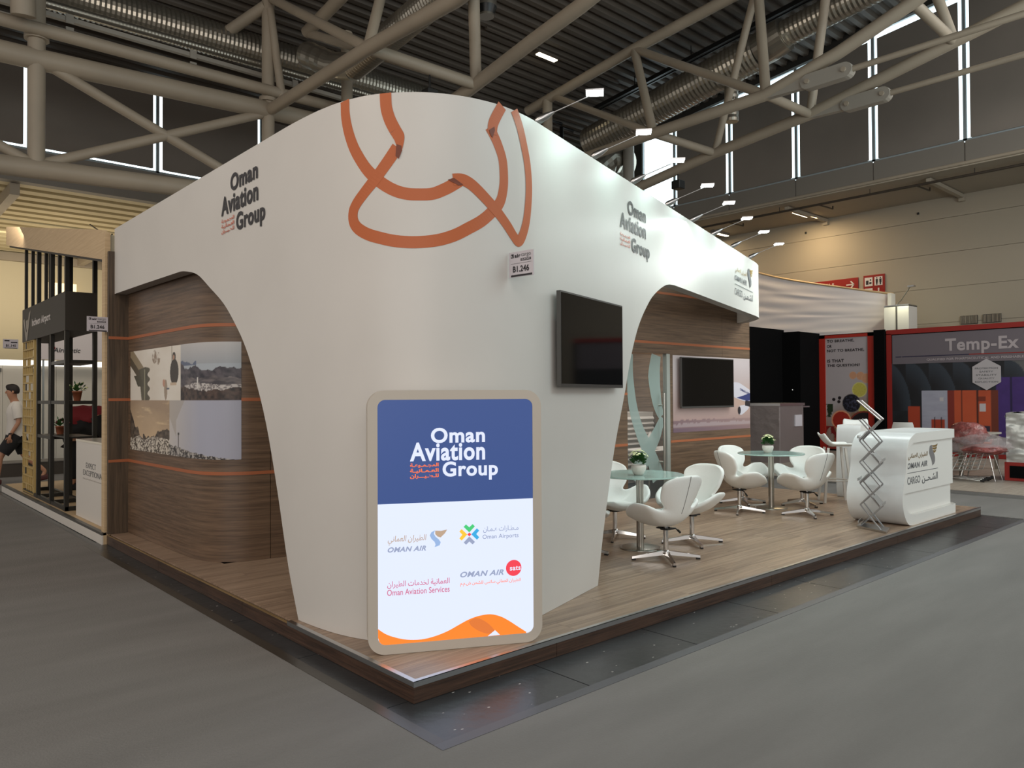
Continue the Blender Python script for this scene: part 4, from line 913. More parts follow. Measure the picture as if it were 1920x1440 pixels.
# swivel chair -------------------------------------------------------
def shellpt(a, v):
    """a in -1..1 across, v 0 (front edge) .. 1 (top of back); chair faces +x, z from floor"""
    key = [(0,.265,.375,.15,.04,0),(.08,.255,.348,.23,.05,0),(.20,.18,.318,.325,.15,-.00),(.34,.06,.308,.365,.235,-.02),(.46,-.06,.325,.335,.20,-.05),(.56,-.14,.385,.20,.085,.02),(.66,-.18,.465,.155,.02,.05),(.79,-.22,.575,.228,.0,.08),(.92,-.26,.70,.250,.0,.07),(.97,-.275,.755,.215,-.005,.05),(1.0,-.28,.778,.13,-.01,.03)]
    ks = [k[0] for k in key]; cx, cz, hw, rise, fwd = (float(np.interp(v, ks, [k[i] for k in key])) for i in range(1, 6))
    e = abs(a)**2.2
    return Vector((cx+fwd*e, a*hw, cz+rise*e))
def chair_mesh():
    bm = bmesh.new(); NU, NV = 12, 22; G = []
    for j in range(NV+1):
        # round the outline: shrink width gently is in key
        G.append([bm.verts.new(shellpt(-1+2*i/NU, j/NV)) for i in range(NU+1)])
    for j in range(NV):
        for i in range(NU): bm.faces.new((G[j][i], G[j][i+1], G[j+1][i+1], G[j+1][i]))
    bmesh.ops.recalc_face_normals(bm, faces=bm.faces)
    me = bpy.data.meshes.new('seat_shell'); bm.to_mesh(me); bm.free()
    for p in me.polygons: p.use_smooth = True
    me.materials.append(M_LEATHER); return me
t = CH = thing('swivel_chair', '', 'chair', (0, 0, 0))
so = bpy.data.objects.new('seat_shell', chair_mesh()); COL.objects.link(so); so.parent = CH
md = so.modifiers.new('thick', 'SOLIDIFY'); md.thickness = .042; md.offset = 0
md = so.modifiers.new('soft', 'SUBSURF'); md.levels = 1; md.render_levels = 2
P_ = [shellpt(0, v) for v in np.linspace(.62, .99, 12)]
MB().tube([p+Vector((-.0225-.004*0, 0, 0)) for p in P_], .0028, 5).build('back_seam', M_SEAM, CH, wld=False)
MB().rbox((-.02, -.14, .335), (.24, .14, .372), .017).build('seat_cushion', M_LEATHER, CH, wld=False)
MB().tube([(0, 0, .06), (0, 0, .30)], .024, 14).tube([(0, 0, .22), (0, 0, .29)], .017, 12).lathe([(.032, .05), (.04, .06), (.03, .085), (.024, .09)], (0, 0, 0), 16).build('gas_column', M_CHROME, CH, wld=False)
MB().lathe([(.05, .27), (.055, .285), (.03, .29)], (0, 0, 0), 12).box((-.07, -.05, .277), (.07, .05, .288)).build('mounting_plate', M_BLACK, CH, wld=False)
MB().tube([(0, 0, .28), (.0, -.12, .27), (.0, -.16, .245)], .006, 6).tube([(0, -.16, .245), (0, -.19, .222)], .011, 8).build('lever', M_BLACK, CH, wld=False)
leg = None
for k in range(4):
    if leg is None:
        mb = MB(); A1 = [(.02, -.022), (.31, -.014), (.31, .014), (.02, .022)]
        zt = [.082, .034, .034, .082]; zb_ = [.045, .014, .014, .045]
        mb.add([(x, y, z) for (x, y), z in zip(A1, zb_)]+[(x, y*.7, z) for (x, y), z in zip(A1, zt)], [(3,2,1,0),(4,5,6,7),(0,1,5,4),(1,2,6,5),(2,3,7,6),(3,0,4,7)])
        leg = mb.build('leg', M_CHROME, CH, wld=False); lo_ = leg
        ft = MB().box((.275, -.013, 0), (.31, .013, .014)).build('foot', M_BLACK, leg, wld=False)
    else:
        lo_ = leg.copy(); COL.objects.link(lo_); lo_.parent = CH; f2 = ft.copy(); COL.objects.link(f2); f2.parent = lo_
    lo_.rotation_euler = (0, 0, PI/4+PI/2*k+.2)
R = math.radians
chairs = [((3.35, .89), 84, 'white swivel chair nearest the camera, its seamed back turned to us'),
 ((4.17, 1.18), 176, 'white swivel chair right of the near glass table, facing left'),
 ((3.84, 1.90), -112, 'white swivel chair behind the near table, beside the white column'),
 ((3.02, 1.66), -40, 'white swivel chair almost hidden behind the white column edge'),
 ((6.29, 1.94), -30, 'white swivel chair left of the far table, back turned to the left'),
 ((7.02, 2.34), -100, 'white swivel chair behind the far table against the wood wall'),
 ((6.65, 1.23), 78, 'white swivel chair in front of the far table with seamed back to us'),
 ((7.44, 1.70), 186, 'white swivel chair on the far right side of the far table')]
GRP = 'white swivel chairs round the glass tables'
for i, ((x, y), a_, lb) in enumerate(chairs):
    if i == 0: CH.location = (x, y, PZ); CH.rotation_euler = (0, 0, R(a_)); CH['label'] = lb; CH['group'] = GRP
    else: dup(CH, (x, y, PZ), R(a_), lb, GRP)
    
# tables
def table(x, y, lb):
    t = thing('glass_table', lb, 'table', (x, y, PZ), group='round glass tables')
    MB().lathe([(.415, .70), (.42, .703), (.42, .712), (.415, .715)], (x, y, PZ), 56).build('glass_top', M_TABLE, t)
    MB().tube([(x, y, PZ+.01), (x, y, PZ+.69)], .036, 20).build('post', M_STEEL, t)
    MB().lathe([(.20, 0), (.20, .006), (.18, .012), (.05, .016)], (x, y, PZ), 40).build('base_plate', M_STEEL, t)
    MB().lathe([(.11, .69), (.11, .70)], (x, y, PZ), 24).build('top_plate', M_STEEL, t)
    return t
table(3.60, 1.38, 'round green glass table on steel post, nearer one beside the white column')
table(6.89, 1.84, 'round green glass table on steel post, farther one before the wood wall')
def potted(x, y, z, lb, s=1.0):
    t = thing('potted_plant', lb, 'plant', (x, y, z), group='white potted plants on the tables'); rnd = random.Random(int(x*100))
    MB().lathe([(.0, .0), (.035, 0), (.045, .004), (.066, .045), (.072, .075), (.069, .096), (.064, .098), (.058, .09), (.0, .088)], (x, y, z), 28).build('pot', M_WHITE, t)
    mb = MB(); fl_ = MB()
    for k in range(190):
        a = rnd.uniform(0, 2*PI); e = rnd.uniform(.05, 1.35); r_ = rnd.uniform(.045, .085); c = Vector((x+r_*math.cos(a)*math.sin(e), y+r_*math.sin(a)*math.sin(e), z+.10+1.35*r_*math.cos(e)))
        dd = Vector((math.cos(a)*math.sin(e), math.sin(a)*math.sin(e), math.cos(e)*.6)).normalized(); sd_ = dd.cross(Vector((rnd.random(), rnd.random(), 1))).normalized(); L = .032; w_ = .013; n3 = dd.cross(sd_)*.005
        mb.add([c-dd*L*.5, c-sd_*w_+n3, c+dd*L*.6, c+sd_*w_+n3], [(0, 1, 2), (0, 2, 3)])
    for k in range(44):
        a = rnd.uniform(0, 2*PI); e = rnd.uniform(.0, 1.15); r_ = .104; c = Vector((x+r_*math.cos(a)*math.sin(e), y+r_*math.sin(a)*math.sin(e), z+.115+1.2*r_*math.cos(e)))
        n_ = (c-Vector((x, y, z+.08))).normalized(); ta = n_.cross(Vector((.3, .2, 1))).normalized(); tb = n_.cross(ta); rr = rnd.uniform(.014, .021)
        fl_.add([c+n_*.004]+[c+(ta*math.cos(j*PI/4)+tb*math.sin(j*PI/4))*rr*(1 if j % 2 else .6) for j in range(8)], [(0, 1+j, 1+(j+1) % 8) for j in range(8)])
    mb.build('foliage', M_GREEN, t, kind='stuff'); fl_.build('blossom', M_PETAL, t, kind='stuff'); return t
potted(3.52, 1.33, PZ+.715, 'white pot with pale flowers on the nearer glass table')
potted(6.85, 1.86, PZ+.715, 'white pot with pale flowers on the farther glass table')

# reception counter: C shaped ribbon extruded, recessed front panel
def cprofile(s=1.0):
    P = []
    P += [(1.50, .915), (1.50, 1.03)]                      # top slab right end
    P += smooth([(1.50,1.035),(.40,1.03),(.25,1.02),(.13,.97),(.06,.88),(.03,.78)], 4)
    P += smooth([(.02,.66),(-.03,.50),(-.075,.36),(-.075,.24),(-.03,.12),(.05,.03),(.16,0)], 4)
    P += [(1.52, 0), (1.52, .11)]
    P += smooth([(1.50,.115),(.40,.115),(.24,.13),(.14,.20),(.10,.32),(.12,.50),(.15,.66),(.16,.78),(.19,.87),(.28,.915),(.40,.92)], 4)
    return P
M_CNT = pm('white_solid_surface', rgb(222, 218, 212), .3); M_CNTS = pm('veined_white_print', rgb(218, 220, 220), .35, var=(2.2, .09))
def counter(x0, y0, depth, L, lb, logo):
    t = thing('reception_counter', lb, 'counter', (x0, y0, PZ))
    P = [(x0+u*(L/1.5), v) for u, v in cprofile()]
    outline = [p for p in P]
    fnc = lambda u, v, w: Vector((u, y0+w, PZ+v))
    # ribbon body as concave face strips: outer line against inner line
    k1 = 2; outer_ = [(1.36,1.035),(.40,1.03),(.25,1.02),(.13,.97),(.06,.88),(.03,.78),(.02,.66),(-.03,.50),(-.075,.36),(-.075,.24),(-.03,.12),(.05,.03),(.16,0),(.5,0),(1.38,0)]
    inner_ = [(1.36,.93),(.34,.925),(.20,.91),(.11,.87),(.075,.80),(.065,.74),(.055,.66),(.015,.50),(-.02,.36),(-.02,.26),(.02,.19),(.10,.14),(.22,.115),(.5,.11),(1.38,.11)]
    O = smooth(outer_, 5); I = smooth(inner_, 5); n = len(O); O = [(x0+u*L/1.5, v) for u, v in O]; I = [(x0+u*L/1.5, v) for u, v in I]
    mb = MB(); f0 = [fnc(u, v, 0) for u, v in O]; f1 = [fnc(u, v, 0) for u, v in I]; b0 = [fnc(u, v, depth) for u, v in O]; b1 = [fnc(u, v, depth) for u, v in I]
    mb.add(f0+f1, [(i, i+n, i+n+1, i+1) for i in range(n-1)]); mb.add(b0+b1, [(i, i+1, i+n+1, i+n) for i in range(n-1)])
    mb.add(f0+b0, [(i, i+1, i+n+1, i+n) for i in range(n-1)], 1, True); mb.add(f1+b1, [(i, i+n, i+n+1, i+1) for i in range(n-1)], 0, True)
    for e in (0, n-1): mb.add([f0[e], f1[e], b1[e], b0[e]], [(0, 1, 2, 3)])
    mb.build('ribbon_body', [M_CNT, M_CNTS], t)
    inn = [p for p in I]; Lp = inn+[(x0+1.40*L/1.5, .11), (x0+1.40*L/1.5, .93)]
    Lp = [(u, v) for u, v in inn if u < x0+1.38*L/1.5]+[(x0+1.42*L/1.5, .11), (x0+1.42*L/1.5, .925)]
    for a, b_, w_, nm in ((.36, .935, .035, 'front_panel'), (.10, .42, .065, 'front_panel')):
        Q = [(u, v) for u, v in inn if a <= v <= b_ and u < x0+1.30*L/1.5]; lo2 = min(Q, key=lambda p: p[1]); hi2 = max(Q, key=lambda p: p[1])
        hi_first = Q[0][1] > Q[-1][1]
        Q = ([(x0+1.40*L/1.5, Q[0][1])] + Q + [(x0+1.40*L/1.5, Q[-1][1])]) if hi_first else Q
        MB().prism(Q[::-1], fnc, w_, depth-.03).build(nm, M_CNT, t)
    # half round ends of top slab and base
    for z0, z1 in ((.93, 1.035), (0, .11)):
        pl = [(x0+1.365*L/1.5+depth*.27*math.cos(a), y0+depth/2+depth/2*math.sin(a)) for a in np.linspace(-PI/2, PI/2, 13)]
        MB().prism(pl, lambda u, v, w: Vector((u, v, PZ+w)), z0, z1).build('rounded_end', M_CNT, t)
    if logo: air_logo(plane_fn((x0, y0, PZ), (1, 0, 0), (0, 0, 1), (0, -1, 0)), .14, .43, .93, .44, -.033, t, pm('silver_emblem', rgb(132, 130, 132), .35, .3), pm('bronze_letter', rgb(120, 92, 40), .45), M_GREYT)
    return t
counter(6.62, .07, .62, 1.68, 'white curved reception counter with airline cargo logo at platform edge', True)
counter(8.58, 1.42, .34, .24, 'smaller white curved counter end standing behind the logo counter', False)

# folding brochure stand
t = thing('brochure_stand', 'zigzag folding metal brochure stand in front of the white counter', 'stand', (6.3, .27, PZ))
bd_ = Vector((-.40, -.91, 0)).normalized(); od = Vector((.96, .26, 0)).normalized(); B0 = Vector((6.24, .44, PZ))
MB().obox(B0+bd_*.20+od*.14+Vector((0, 0, .01)), bd_*.21, od*.15, Vector((0, 0, .01))).build('base_plate', M_ALU, t)
bp = lambda u, o, z: B0+bd_*u+od*o+Vector((0, 0, z))
for o_ in (.02, .25):
    for ph in (0, 1):
        mb = MB(); zz = .02; k = 0; pts = []
        while zz < 1.25: pts.append(bp(.04 if (k+ph) % 2 else .33, o_+.01*ph, zz)); zz += .235; k += 1
        for a, b_ in zip(pts[:-1], pts[1:]): mb.bar(a, b_, .009, .014)
        mb.build('side_rail', pm('silver_rail', rgb(166, 166, 168), .4, .4), t)
for k in range(5):
    u = .04 if k % 2 == 0 else .33; z = .04+k*.235; s_ = 1 if u < .2 else -1
    mb = MB(); mb.bar(bp(u, .0, z), bp(u, .28, z), .012, .02)
    a, b_, c_, d_ = bp(u, 0, z), bp(u, .28, z), bp(u+s_*.10, .28, z+.085), bp(u+s_*.10, 0, z+.085); th = Vector((0, 0, .004))
    mb.add([a, b_, c_, d_, a+th, b_+th, c_+th, d_+th], [(3,2,1,0),(4,5,6,7),(0,1,5,4),(1,2,6,5),(2,3,7,6),(3,0,4,7)]); mb.bar(a-bd_*s_*.03+Vector((0, 0, .02)), b_-bd_*s_*.03+Vector((0, 0, .02)), .006, .03)
    mb.build('tray', M_ALU, t)
# top tray frame leaning back
p0, p1 = bp(.34, 0, 1.20), bp(.34, .28, 1.20); p2, p3 = bp(.02, .28, 1.405), bp(.02, 0, 1.405)
mb = MB()
for a, b_ in ((p0, p1), (p1, p2), (p2, p3), (p3, p0)): mb.bar(a, b_, .018, .012)
mb.bar(bp(.16, 0, 1.315), bp(.16, .28, 1.315), .014, .01); mb.build('top_frame', M_ALU, t)
MB().add([p0, p1, p2, p3], [(0, 1, 2, 3)]).build('acrylic_sheet', pm('acrylic', rgb(190, 190, 190), .1, alpha=.35), t)

# bar stools
def stool(x, y, rz, lb, tall=.0):
    t = thing('bar_stool', lb, 'stool', (x, y, PZ), rz, group='white bar stools'); z0 = 0
    mb = MB()
    def seat(a, b_):
        u = a*2-1; v = b_; xx = -.20+.40*v; hw = .19; zr = .76+.16*max(0, (.35-v)/.35)**1.6+(tall*max(0, (.2-v)/.2) if tall else 0)+.03*abs(u)**2
        return Vector((xx, u*hw, zr))
    bm = bmesh.new(); G = [[bm.verts.new(seat(i/8, j/10)) for i in range(9)] for j in range(11)]
    for j in range(10):
        for i in range(8): bm.faces.new((G[j][i], G[j][i+1], G[j+1][i+1], G[j+1][i]))
    me = bpy.data.meshes.new('seat'); bm.to_mesh(me); bm.free(); me.materials.append(M_LEATHER)
    for p in me.polygons: p.use_smooth = True
    so = bpy.data.objects.new('seat', me); COL.objects.link(so); so.parent = t
    md = so.modifiers.new('thick', 'SOLIDIFY'); md.thickness = .03; md = so.modifiers.new('soft', 'SUBSURF'); md.levels = 1; md.render_levels = 1
    for sx in (-1, 1):
        for sy in (-1, 1): MB().bar((sx*.11, sy*.10, .745), (sx*.18, sy*.17, .002), .035, .028, (1, 0, 0)).build('leg', M_CNT, t, wld=False)
    pts = [(.17*math.cos(a), .17*math.sin(a), .30) for a in np.linspace(0, 2*PI, 25)]; MB().tube(pts, .009, 6).build('foot_ring', M_CNT, t, wld=False)
    return t
stool(8.02, 1.52, R(-50), 'white bar stool standing left of the reception counter')
s2_ = stool(9.65, 1.93, R(-150), 'white bar stool with raised back half hidden behind the counter curve', .26); s2_.location.z = .008

# ================================================================== NEIGHBOURING STANDS
# --- left: pale plywood airport stand
t = thing('plywood_stand', 'low pale plywood platform of the airport stand with white edge', 'platform', (0, 9, 0))
MB().box((-.03, 5.86, 0), (6, 12.26, .125)).build('base', M_LWOOD, t)
MB().box((-.045, 5.86, .0), (-.03, 12.26, .10)).build('white_edge', M_WHITE, t)
MB().box((-.046, 5.86, .10), (.0, 12.26, .128)).build('metal_trim', M_ALUD, t)
t = thing('plywood_portal', 'pale plywood portal post and rising canopy board beside the wood wall', 'portal', (0, 6, .128))
MB().box((-.02, 5.86, .128), (.035, 5.98, 3.42)).build('post', M_LWOOD, t)
MB().prism([(5.98, 3.13), (12.1, 4.21), (12.1, 4.53), (5.98, 3.46)], lambda u, v, w: Vector((w, u, v)), -.02, .03).build('canopy_board', M_LWOOD, t)
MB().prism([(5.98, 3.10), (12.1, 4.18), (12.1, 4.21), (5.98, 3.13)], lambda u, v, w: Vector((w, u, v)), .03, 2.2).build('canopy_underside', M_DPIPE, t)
MB().box((.035, 5.90, .128), (3.4, 5.96, 3.40)).build('side_wall', pm('cream_panel', rgb(206, 196, 170), .6), t)
t = thing('black_shelf_tower', 'black steel lattice shelf tower carrying a black airport sign box', 'shelf', (.1, 9, .128))
xF, xB = .05, .38; Y0, Y1 = 7.96, 10.8
YP = [7.98, 8.82, 9.75, 10.75]
def zt(y): return 3.10+(y-5.98)*.1765
for y in (7.98, 8.85, 9.75): MB().box((xF-.025, y-.03, .128), (xF+.025, y+.03, zt(y))).build('post', M_GRAPH, t)
for y in (7.98, 9.35, 10.7): MB().box((xB-.025, y-.03, .128), (xB+.025, y+.03, zt(y))).build('post', M_GRAPH, t)
for y in (8.40, 9.25, 10.72, 10.2): MB().box((xF-.02, y-.025, 2.95), (xF+.02, y+.025, zt(y))).build('post', M_GRAPH, t)
for x, y in ((.62, 8.0),(.05, 7.1)):
    if x > .5: MB().box((x-.025, y-.025, 2.4), (x+.025, y+.025, zt(y))).build('post', M_GRAPH, t)
for x in (xF, xB): MB().box((x-.02, 7.95, .128), (x+.02, 10.8, .18)).build('bottom_rail', M_GRAPH, t)
for y in (7.98, 8.85, 9.75, 10.75): MB().box((xF, y-.02, .128), (xB, y+.02, .18)).build('cross_rail', M_GRAPH, t)
for y0, y1, z in ((7.98, 8.85, 2.10), (7.98, 9.75, 1.56), (8.85, 9.75, 1.07), (7.98, 8.85, 1.09)):
    if (y0, z) == (7.98, 1.09): MB().box((xF, y0, z-.02), (xB, y1, z)).build('shelf', M_GRAPH, t)
    else: MB().box((xF-.02, y0, z-.045), (xB+.02, y1, z)).build('shelf', M_GRAPH, t)
t = thing('sign_box', 'black sign box with white airport lettering and wing mark on tower', 'sign', (.2, 9.4, 2.5))
MB().box((.02, 7.93, 2.48), (.40, 10.85, 2.99)).build('box', pm('black_board', rgb(46, 40, 32), .55), t)
fn = plane_fn((.02, 10.85, 2.48), (0, -1, 0), (0, 0, 1), (-1, 0, 0))
mb = MB(); text(mb, 'Incheon Airport', (.78, 2.05, .17, .31), fn, .004, .03); mb.build('lettering', M_TEXTW, t)
mb = MB(); flat(mb, [(.10,.34),(.2,.36),(.33,.14),(.36,.14),(.55,.42),(.68,.46),(.42,.02),(.32,.0)], fn, .004); flat(mb, [(.30,.32),(.46,.33),(.40,.18),(.34,.18)], fn, .003); mb.build('wing_mark', pm('silver_mark', rgb(150, 142, 134), .4, .3), t)
# wooden lattice screen
t = thing('lattice_screen', 'tall pale wooden lattice screen of small slats at the tower end', 'screen', (.05, 10.4, .15)); yy0, yy1 = 10.0, 10.85; M_LAT = pm('pale_lattice_wood', rgb(188, 160, 100), .6)
for y in (yy0, yy1): MB().box((.03, y-.02, .15), (.07, y+.02, 2.48)).build('side_rail', M_LAT, t)
rows = 18; rnd = random.Random(5); hz = 2.33/rows
for k in range(rows+1): MB().box((.03, yy0, .15+k*hz-.012), (.07, yy1, .15+k*hz+.012)).build('rail', M_LAT, t)
for k in range(rows):
    for j in range(5):
        if rnd.random() < .82: y = yy0+.10+j*.16+rnd.uniform(-.02, .02); MB().box((.04, y-.022, .15+k*hz), (.06, y+.022, .15+(k+1)*hz)).build('slat', M_LAT, t)
for k in (2, 7, 12, 17): MB().box((.042, yy1-.2, .15+k*hz+.01), (.05, yy1-.08, .15+(k+1)*hz-.01)).build('dark_inset', M_GRAPH, t)
for (x, y, z, lb, red) in ((.21, 8.15, 1.56, 'small terracotta pot with pale flower on the upper tower shelf', 0), (.2, 9.1, 1.07, 'small terracotta pot with dark red flower on the lower tower shelf', 1)):
    t = thing('small_pot_plant', lb, 'plant', (x, y, z)); MB().lathe([(.04, 0), (.058, .11), (.062, .11), (.062, .13), (.05, .13), (.048, .11)], (x, y, z), 16).build('pot', M_TERRA, t)
    mb = MB(); fb = MB(); rnd = random.Random(2)
    for k in range(40):
        a = rnd.uniform(0, 2*PI); e = rnd.uniform(.2, 1.5); r_ = rnd.uniform(.05, .13); c = Vector((x, y, z+.13))+Vector((math.cos(a)*math.sin(e), math.sin(a)*math.sin(e), math.cos(e)*.9))*r_; d2 = (c-Vector((x, y, z+.1))).normalized(); s2 = d2.cross(Vector((0, .2, 1))).normalized()
        mb.add([c-d2*.03, c-s2*.02, c+d2*.03, c+s2*.02], [(0, 1, 2), (0, 2, 3)])
        if k % 3 == 0: fb.lathe([(0, -.012), (.018, 0), (0, .014)], c+d2*.025, 6)
    mb.build('foliage', M_GREEN, t, kind='stuff'); fb.build('blossom', pm('dark_red_petal', rgb(92, 30, 34), .6) if red else M_PETAL, t, kind='stuff')
t = thing('counter_box', 'white box counter with thin slogan lettering on the plywood stand', 'counter', (.5, 6.9, .128))
MB().box((.06, 6.22, .128), (1.2, 7.5, 1.06)).build('body', M_WHITE, t); MB().box((.055, 6.21, 1.06), (1.205, 7.505, 1.085)).build('top', pm('gloss_white', rgb(232, 226, 210), .15), t)
fn = plane_fn((.059, 7.5, .128), (0, -1, 0), (0, 0, 1), (-1, 0, 0))
mb = MB(); text(mb, 'EXPECT', (.50, .95, .625, .69), fn, .002, -.008); text(mb, 'EXCEPTIONAL', (.36, 1.27, .535, .60), fn, .002, -.004); mb.build('lettering', M_GREYT, t)
mb = MB(); text(mb, 'Everything from here onwards', (.36, 1.27, .48, .502), fn, .002, 0); mb.build('small_lettering', pm('faint_letter', rgb(170, 162, 154), .6), t)
fn = plane_fn((-.21, 5.80, 2.315), (1, 0, 0), (0, 0, 1), (0, -1, 0))
hall_card('small white hall number card at the pale plywood post beside the wood wall', fn, (-.1, 5.8, 2.3))
t = thing('hall_number_card', 'small white hall number card farther off at the left of the sign box', 'sign', (.05, 11.5, 2.4))
fn = plane_fn((-.13, 11.6, 2.42), (1, 0, 0), (0, 0, 1), (0, -1, 0))
MB().prism([(0, 0), (.215, 0), (.215, .155), (0, .155)], fn, -.003, .003).build('card', M_PAPER, t); mb = MB(); text(mb, 'B1.145', (.04, .18, .03, .07), fn, .005, .03); flat(mb, [(.02,.002),(.2,.002),(.2,.012),(.02,.012)], fn, .004); flat(mb, [(.02,.12),(.09,.12),(.09,.14),(.02,.14)], fn, .004); flat(mb, [(.11,.095),(.2,.095),(.2,.11),(.11,.11)], fn, .004); mb.build('black_print', M_BLACKT, t)
# white partition behind
t = thing('white_partition', 'white fabric partition wall with bright light strip along its top', 'partition', (2, 16, 0))
for k in range(7): MB().box((-2.5+k*1.0, 16, .02), (-1.505+k*1.0, 16.05, 2.30)).build('panel', pm('partition_white%d' % k, rgb(190, 184, 172), .7) if k == 0 else t.children[0].data.materials[0], t)
MB().box((-2.5, 15.95, 2.30), (4.5, 16.06, 2.42)).build('light_strip', pm('lit_strip', (1, 1, 1, 1), .5, emit=(1, .97, .9, 1), es=1.3), t)
for x in (.25, .95): MB().box((x, 15.94, 2.16), (x+.22, 15.99, 2.24)).build('clip', M_ALUD, t)
MB().box((-2.5, 15.97, .0), (4.5, 16.0, .10)).build('skirting', M_DPIPE, t)
t = thing('white_poster', 'pale company poster with dark italic lettering behind the black tower', 'poster', (1.9, 15.4, 0))
for x in (1.15, 2.5): MB().box((x-.02, 15.46, .0), (x+.02, 15.5, 3.1)).build('post', M_ALU, t)
MB().box((1.1, 15.4, 2.42), (2.55, 15.45, 3.1)).build('board', pm('poster_white', rgb(190, 182, 182), .6), t)
fn = plane_fn((1.1, 15.39, 2.42), (1, 0, 0), (0, 0, 1), (0, -1, 0)); mb = MB(); text(mb, 'Airnautic', (.22, .74, .16, .26), fn, .002, .02, .25); mb.build('lettering', M_BLACKT, t)
flat(MB(), poly_disc(.22, .25, .04), fn, .002).build('red_mark', M_RED, t)
t = thing('stone_plinth', 'dark low sill with pale top on the floor behind the walking man', 'plinth', (1.6, 15.2, 0))
MB().box((-.6, 14.9, 0), (4, 15.5, .28)).build('body', M_DPIPE, t); MB().box((-.62, 14.88, .28), (4.02, 15.5, .30)).build('top', M_BAND, t)
tag(MB().box((4.02, 30.42, 4.8), (5.0, 30.5, 6.07)).build('lit_opening', pm('warm_glow', (1, 1, 1, 1), .5, emit=(1, .70, .28, 1), es=.9)), 'glowing warm lit opening high on the passage wall', 'light panel')

# --- right: red framed booth
XB = 18.0
t = thing('booth_floor', 'pale wood look floor of the red framed booth beyond the aisle', 'platform', (14, 1, 0))
MB().box((11.0, -6, 0), (18.3, 8.2, .055)).build('deck', wood('pale_grey_vinyl', rgb(150, 138, 124), rgb(192, 182, 168), 'X', .4), t)
MB().box((10.985, -6, .0), (11.03, 8.2, .06)).build('metal_trim', M_ALU, t)
t = BW = thing('booth_back_wall', 'wide red framed booth wall printed with boxes under a grey banner', 'wall', (XB, 1, .06))
def arches(U, V):
    U = U*1.38; V = V*.90       # u from left edge (y=4.7) to right, v 0..1 of 0..2.55
    C = mixc(RG(14,15,18), RG(30,36,42), fbm(U*20, V*9))
    for k in range(6, -1, -1):
        cx = -.04+.115*k; r = np.sqrt(((U-cx)/.14)**2+((V-.42)/.50)**2); ins = (r < 1) & (V > .42); body = mixc(RG(15,16,20), RG(24,27,34), fbm(U*30, V*14)); C = np.where(ins[..., None], mixc(body, RG(46,54,64), np.clip((r-.55)*2.4, 0, 1)*(U > cx)), C)
    r = np.sqrt(((U-.555)/.11)**2+((V-.62)/.38)**2); C = np.where(((r < 1) & (r > .72) & (U > .57) & (V > .64))[..., None], RG(92,92,92), C)
    C = np.where(((U > .50) & (U < .72) & (V < .74) & (V > .18))[..., None], mixc(RG(56,34,96), RG(70,44,116), fbm(U*30, V*20)), C); C = np.where(((np.abs(U-.565) < .004) | (np.abs(U-.64) < .003))[..., None] & ((V < .74) & (V > .18))[..., None], RG(30,18,60), C)
    C = np.where(((V < .62) & (V > .12) & (U > .155) & (U < .295))[..., None], mixc(RG(150,150,166), RG(170,170,184), fbm(U*20, V*30)), C); C = np.where(((V < .62) & (V > .12) & (U > .28) & (U < .31))[..., None], RG(122,40,30), C)
    C = np.where(((V < .62) & (V > .10) & (U > .31) & (U < .475))[..., None], mixc(RG(176,72,40), RG(190,84,48), fbm(U*9, V*9)), C); C = np.where(((V < .62) & (V > .10) & (U > .475) & (U < .51))[..., None], RG(104,44,28), C)
    C = np.where(((np.abs(U-.345) < .004) | (np.abs(U-.415) < .004))[..., None] & ((V < .62) & (V > .1))[..., None], RG(70,28,20), C)
    for a, b_, c, d in ((.425, .455, .42, .49), (.24, .262, .51, .55), (.095, .108, .30, .38), (.70, .72, .52, .60)): C = np.where(((U > a) & (U < b_) & (V > c) & (V < d))[..., None], RG(190,184,186), C)
    C = np.where(((U > .42) & (U < .455) & (V > .51) & (V < .56))[..., None], RG(120,46,26), C)
    C = np.where(((U > .085) & (U < .145) & (V > .12) & (V < .46))[..., None], RG(164,60,34), C); C = np.where(((U > .20) & (U < .265) & (V > .24) & (V < .33))[..., None], RG(160,60,36), C)
    C = np.where(((np.abs(U-.215) < .003) | (np.abs(U-.25) < .003))[..., None] & ((V > .24) & (V < .36))[..., None], RG(40,26,24), C)
    C = np.where(((U > .40) & (U < .47) & (V > .13) & (V < .28))[..., None], RG(44,36,54), C); C = np.where((V < .11)[..., None], RG(96,88,90), C)
    return C
picture('wall_print', arches, lambda a, b_, w: Vector((XB-.004, 4.7-6.5*a, .12+(2.36-.12)*b_)), 300, 120, t)
MB().box((XB, -1.9, .06), (XB+.08, 4.80, 3.20)).build('wall_board', M_BLKW, t)
mb = MB(); mb.box((XB-.03, -1.9, 3.10), (XB+.02, 4.80, 3.22)); mb.box((XB-.03, 4.68, .06), (XB+.02, 4.80, 3.12)); mb.box((XB-.03, -1.9, .06), (XB+.02, 4.80, .16)); mb.build('red_frame', M_RED, t)
M_BANNER = pm('grey_banner', rgb(104, 96, 102), .6, bump=(2, .3))
MB().box((XB-.014, -1.8, 2.34), (XB-.006, 4.66, 3.08)).build('banner', M_BANNER, t)
fn = plane_fn((XB-.016, 4.70, 2.34), (0, -1, 0), (0, 0, 1), (-1, 0, 0))
M_PALE = pm('pale_letter', rgb(168, 158, 160), .5); text(MB(), 'Temp-Ex', (1.28, 2.83, .19, .58), fn, .003, .028).build('banner_lettering', M_PALE, t); mb = MB(); text(mb, 'QUALIFIED FOR PHARMACEUTICAL AND PERISHABLE GOODS', (.86, 3.25, .05, .115), fn, .002, .02); mb.build('banner_lettering', M_PALE, t)
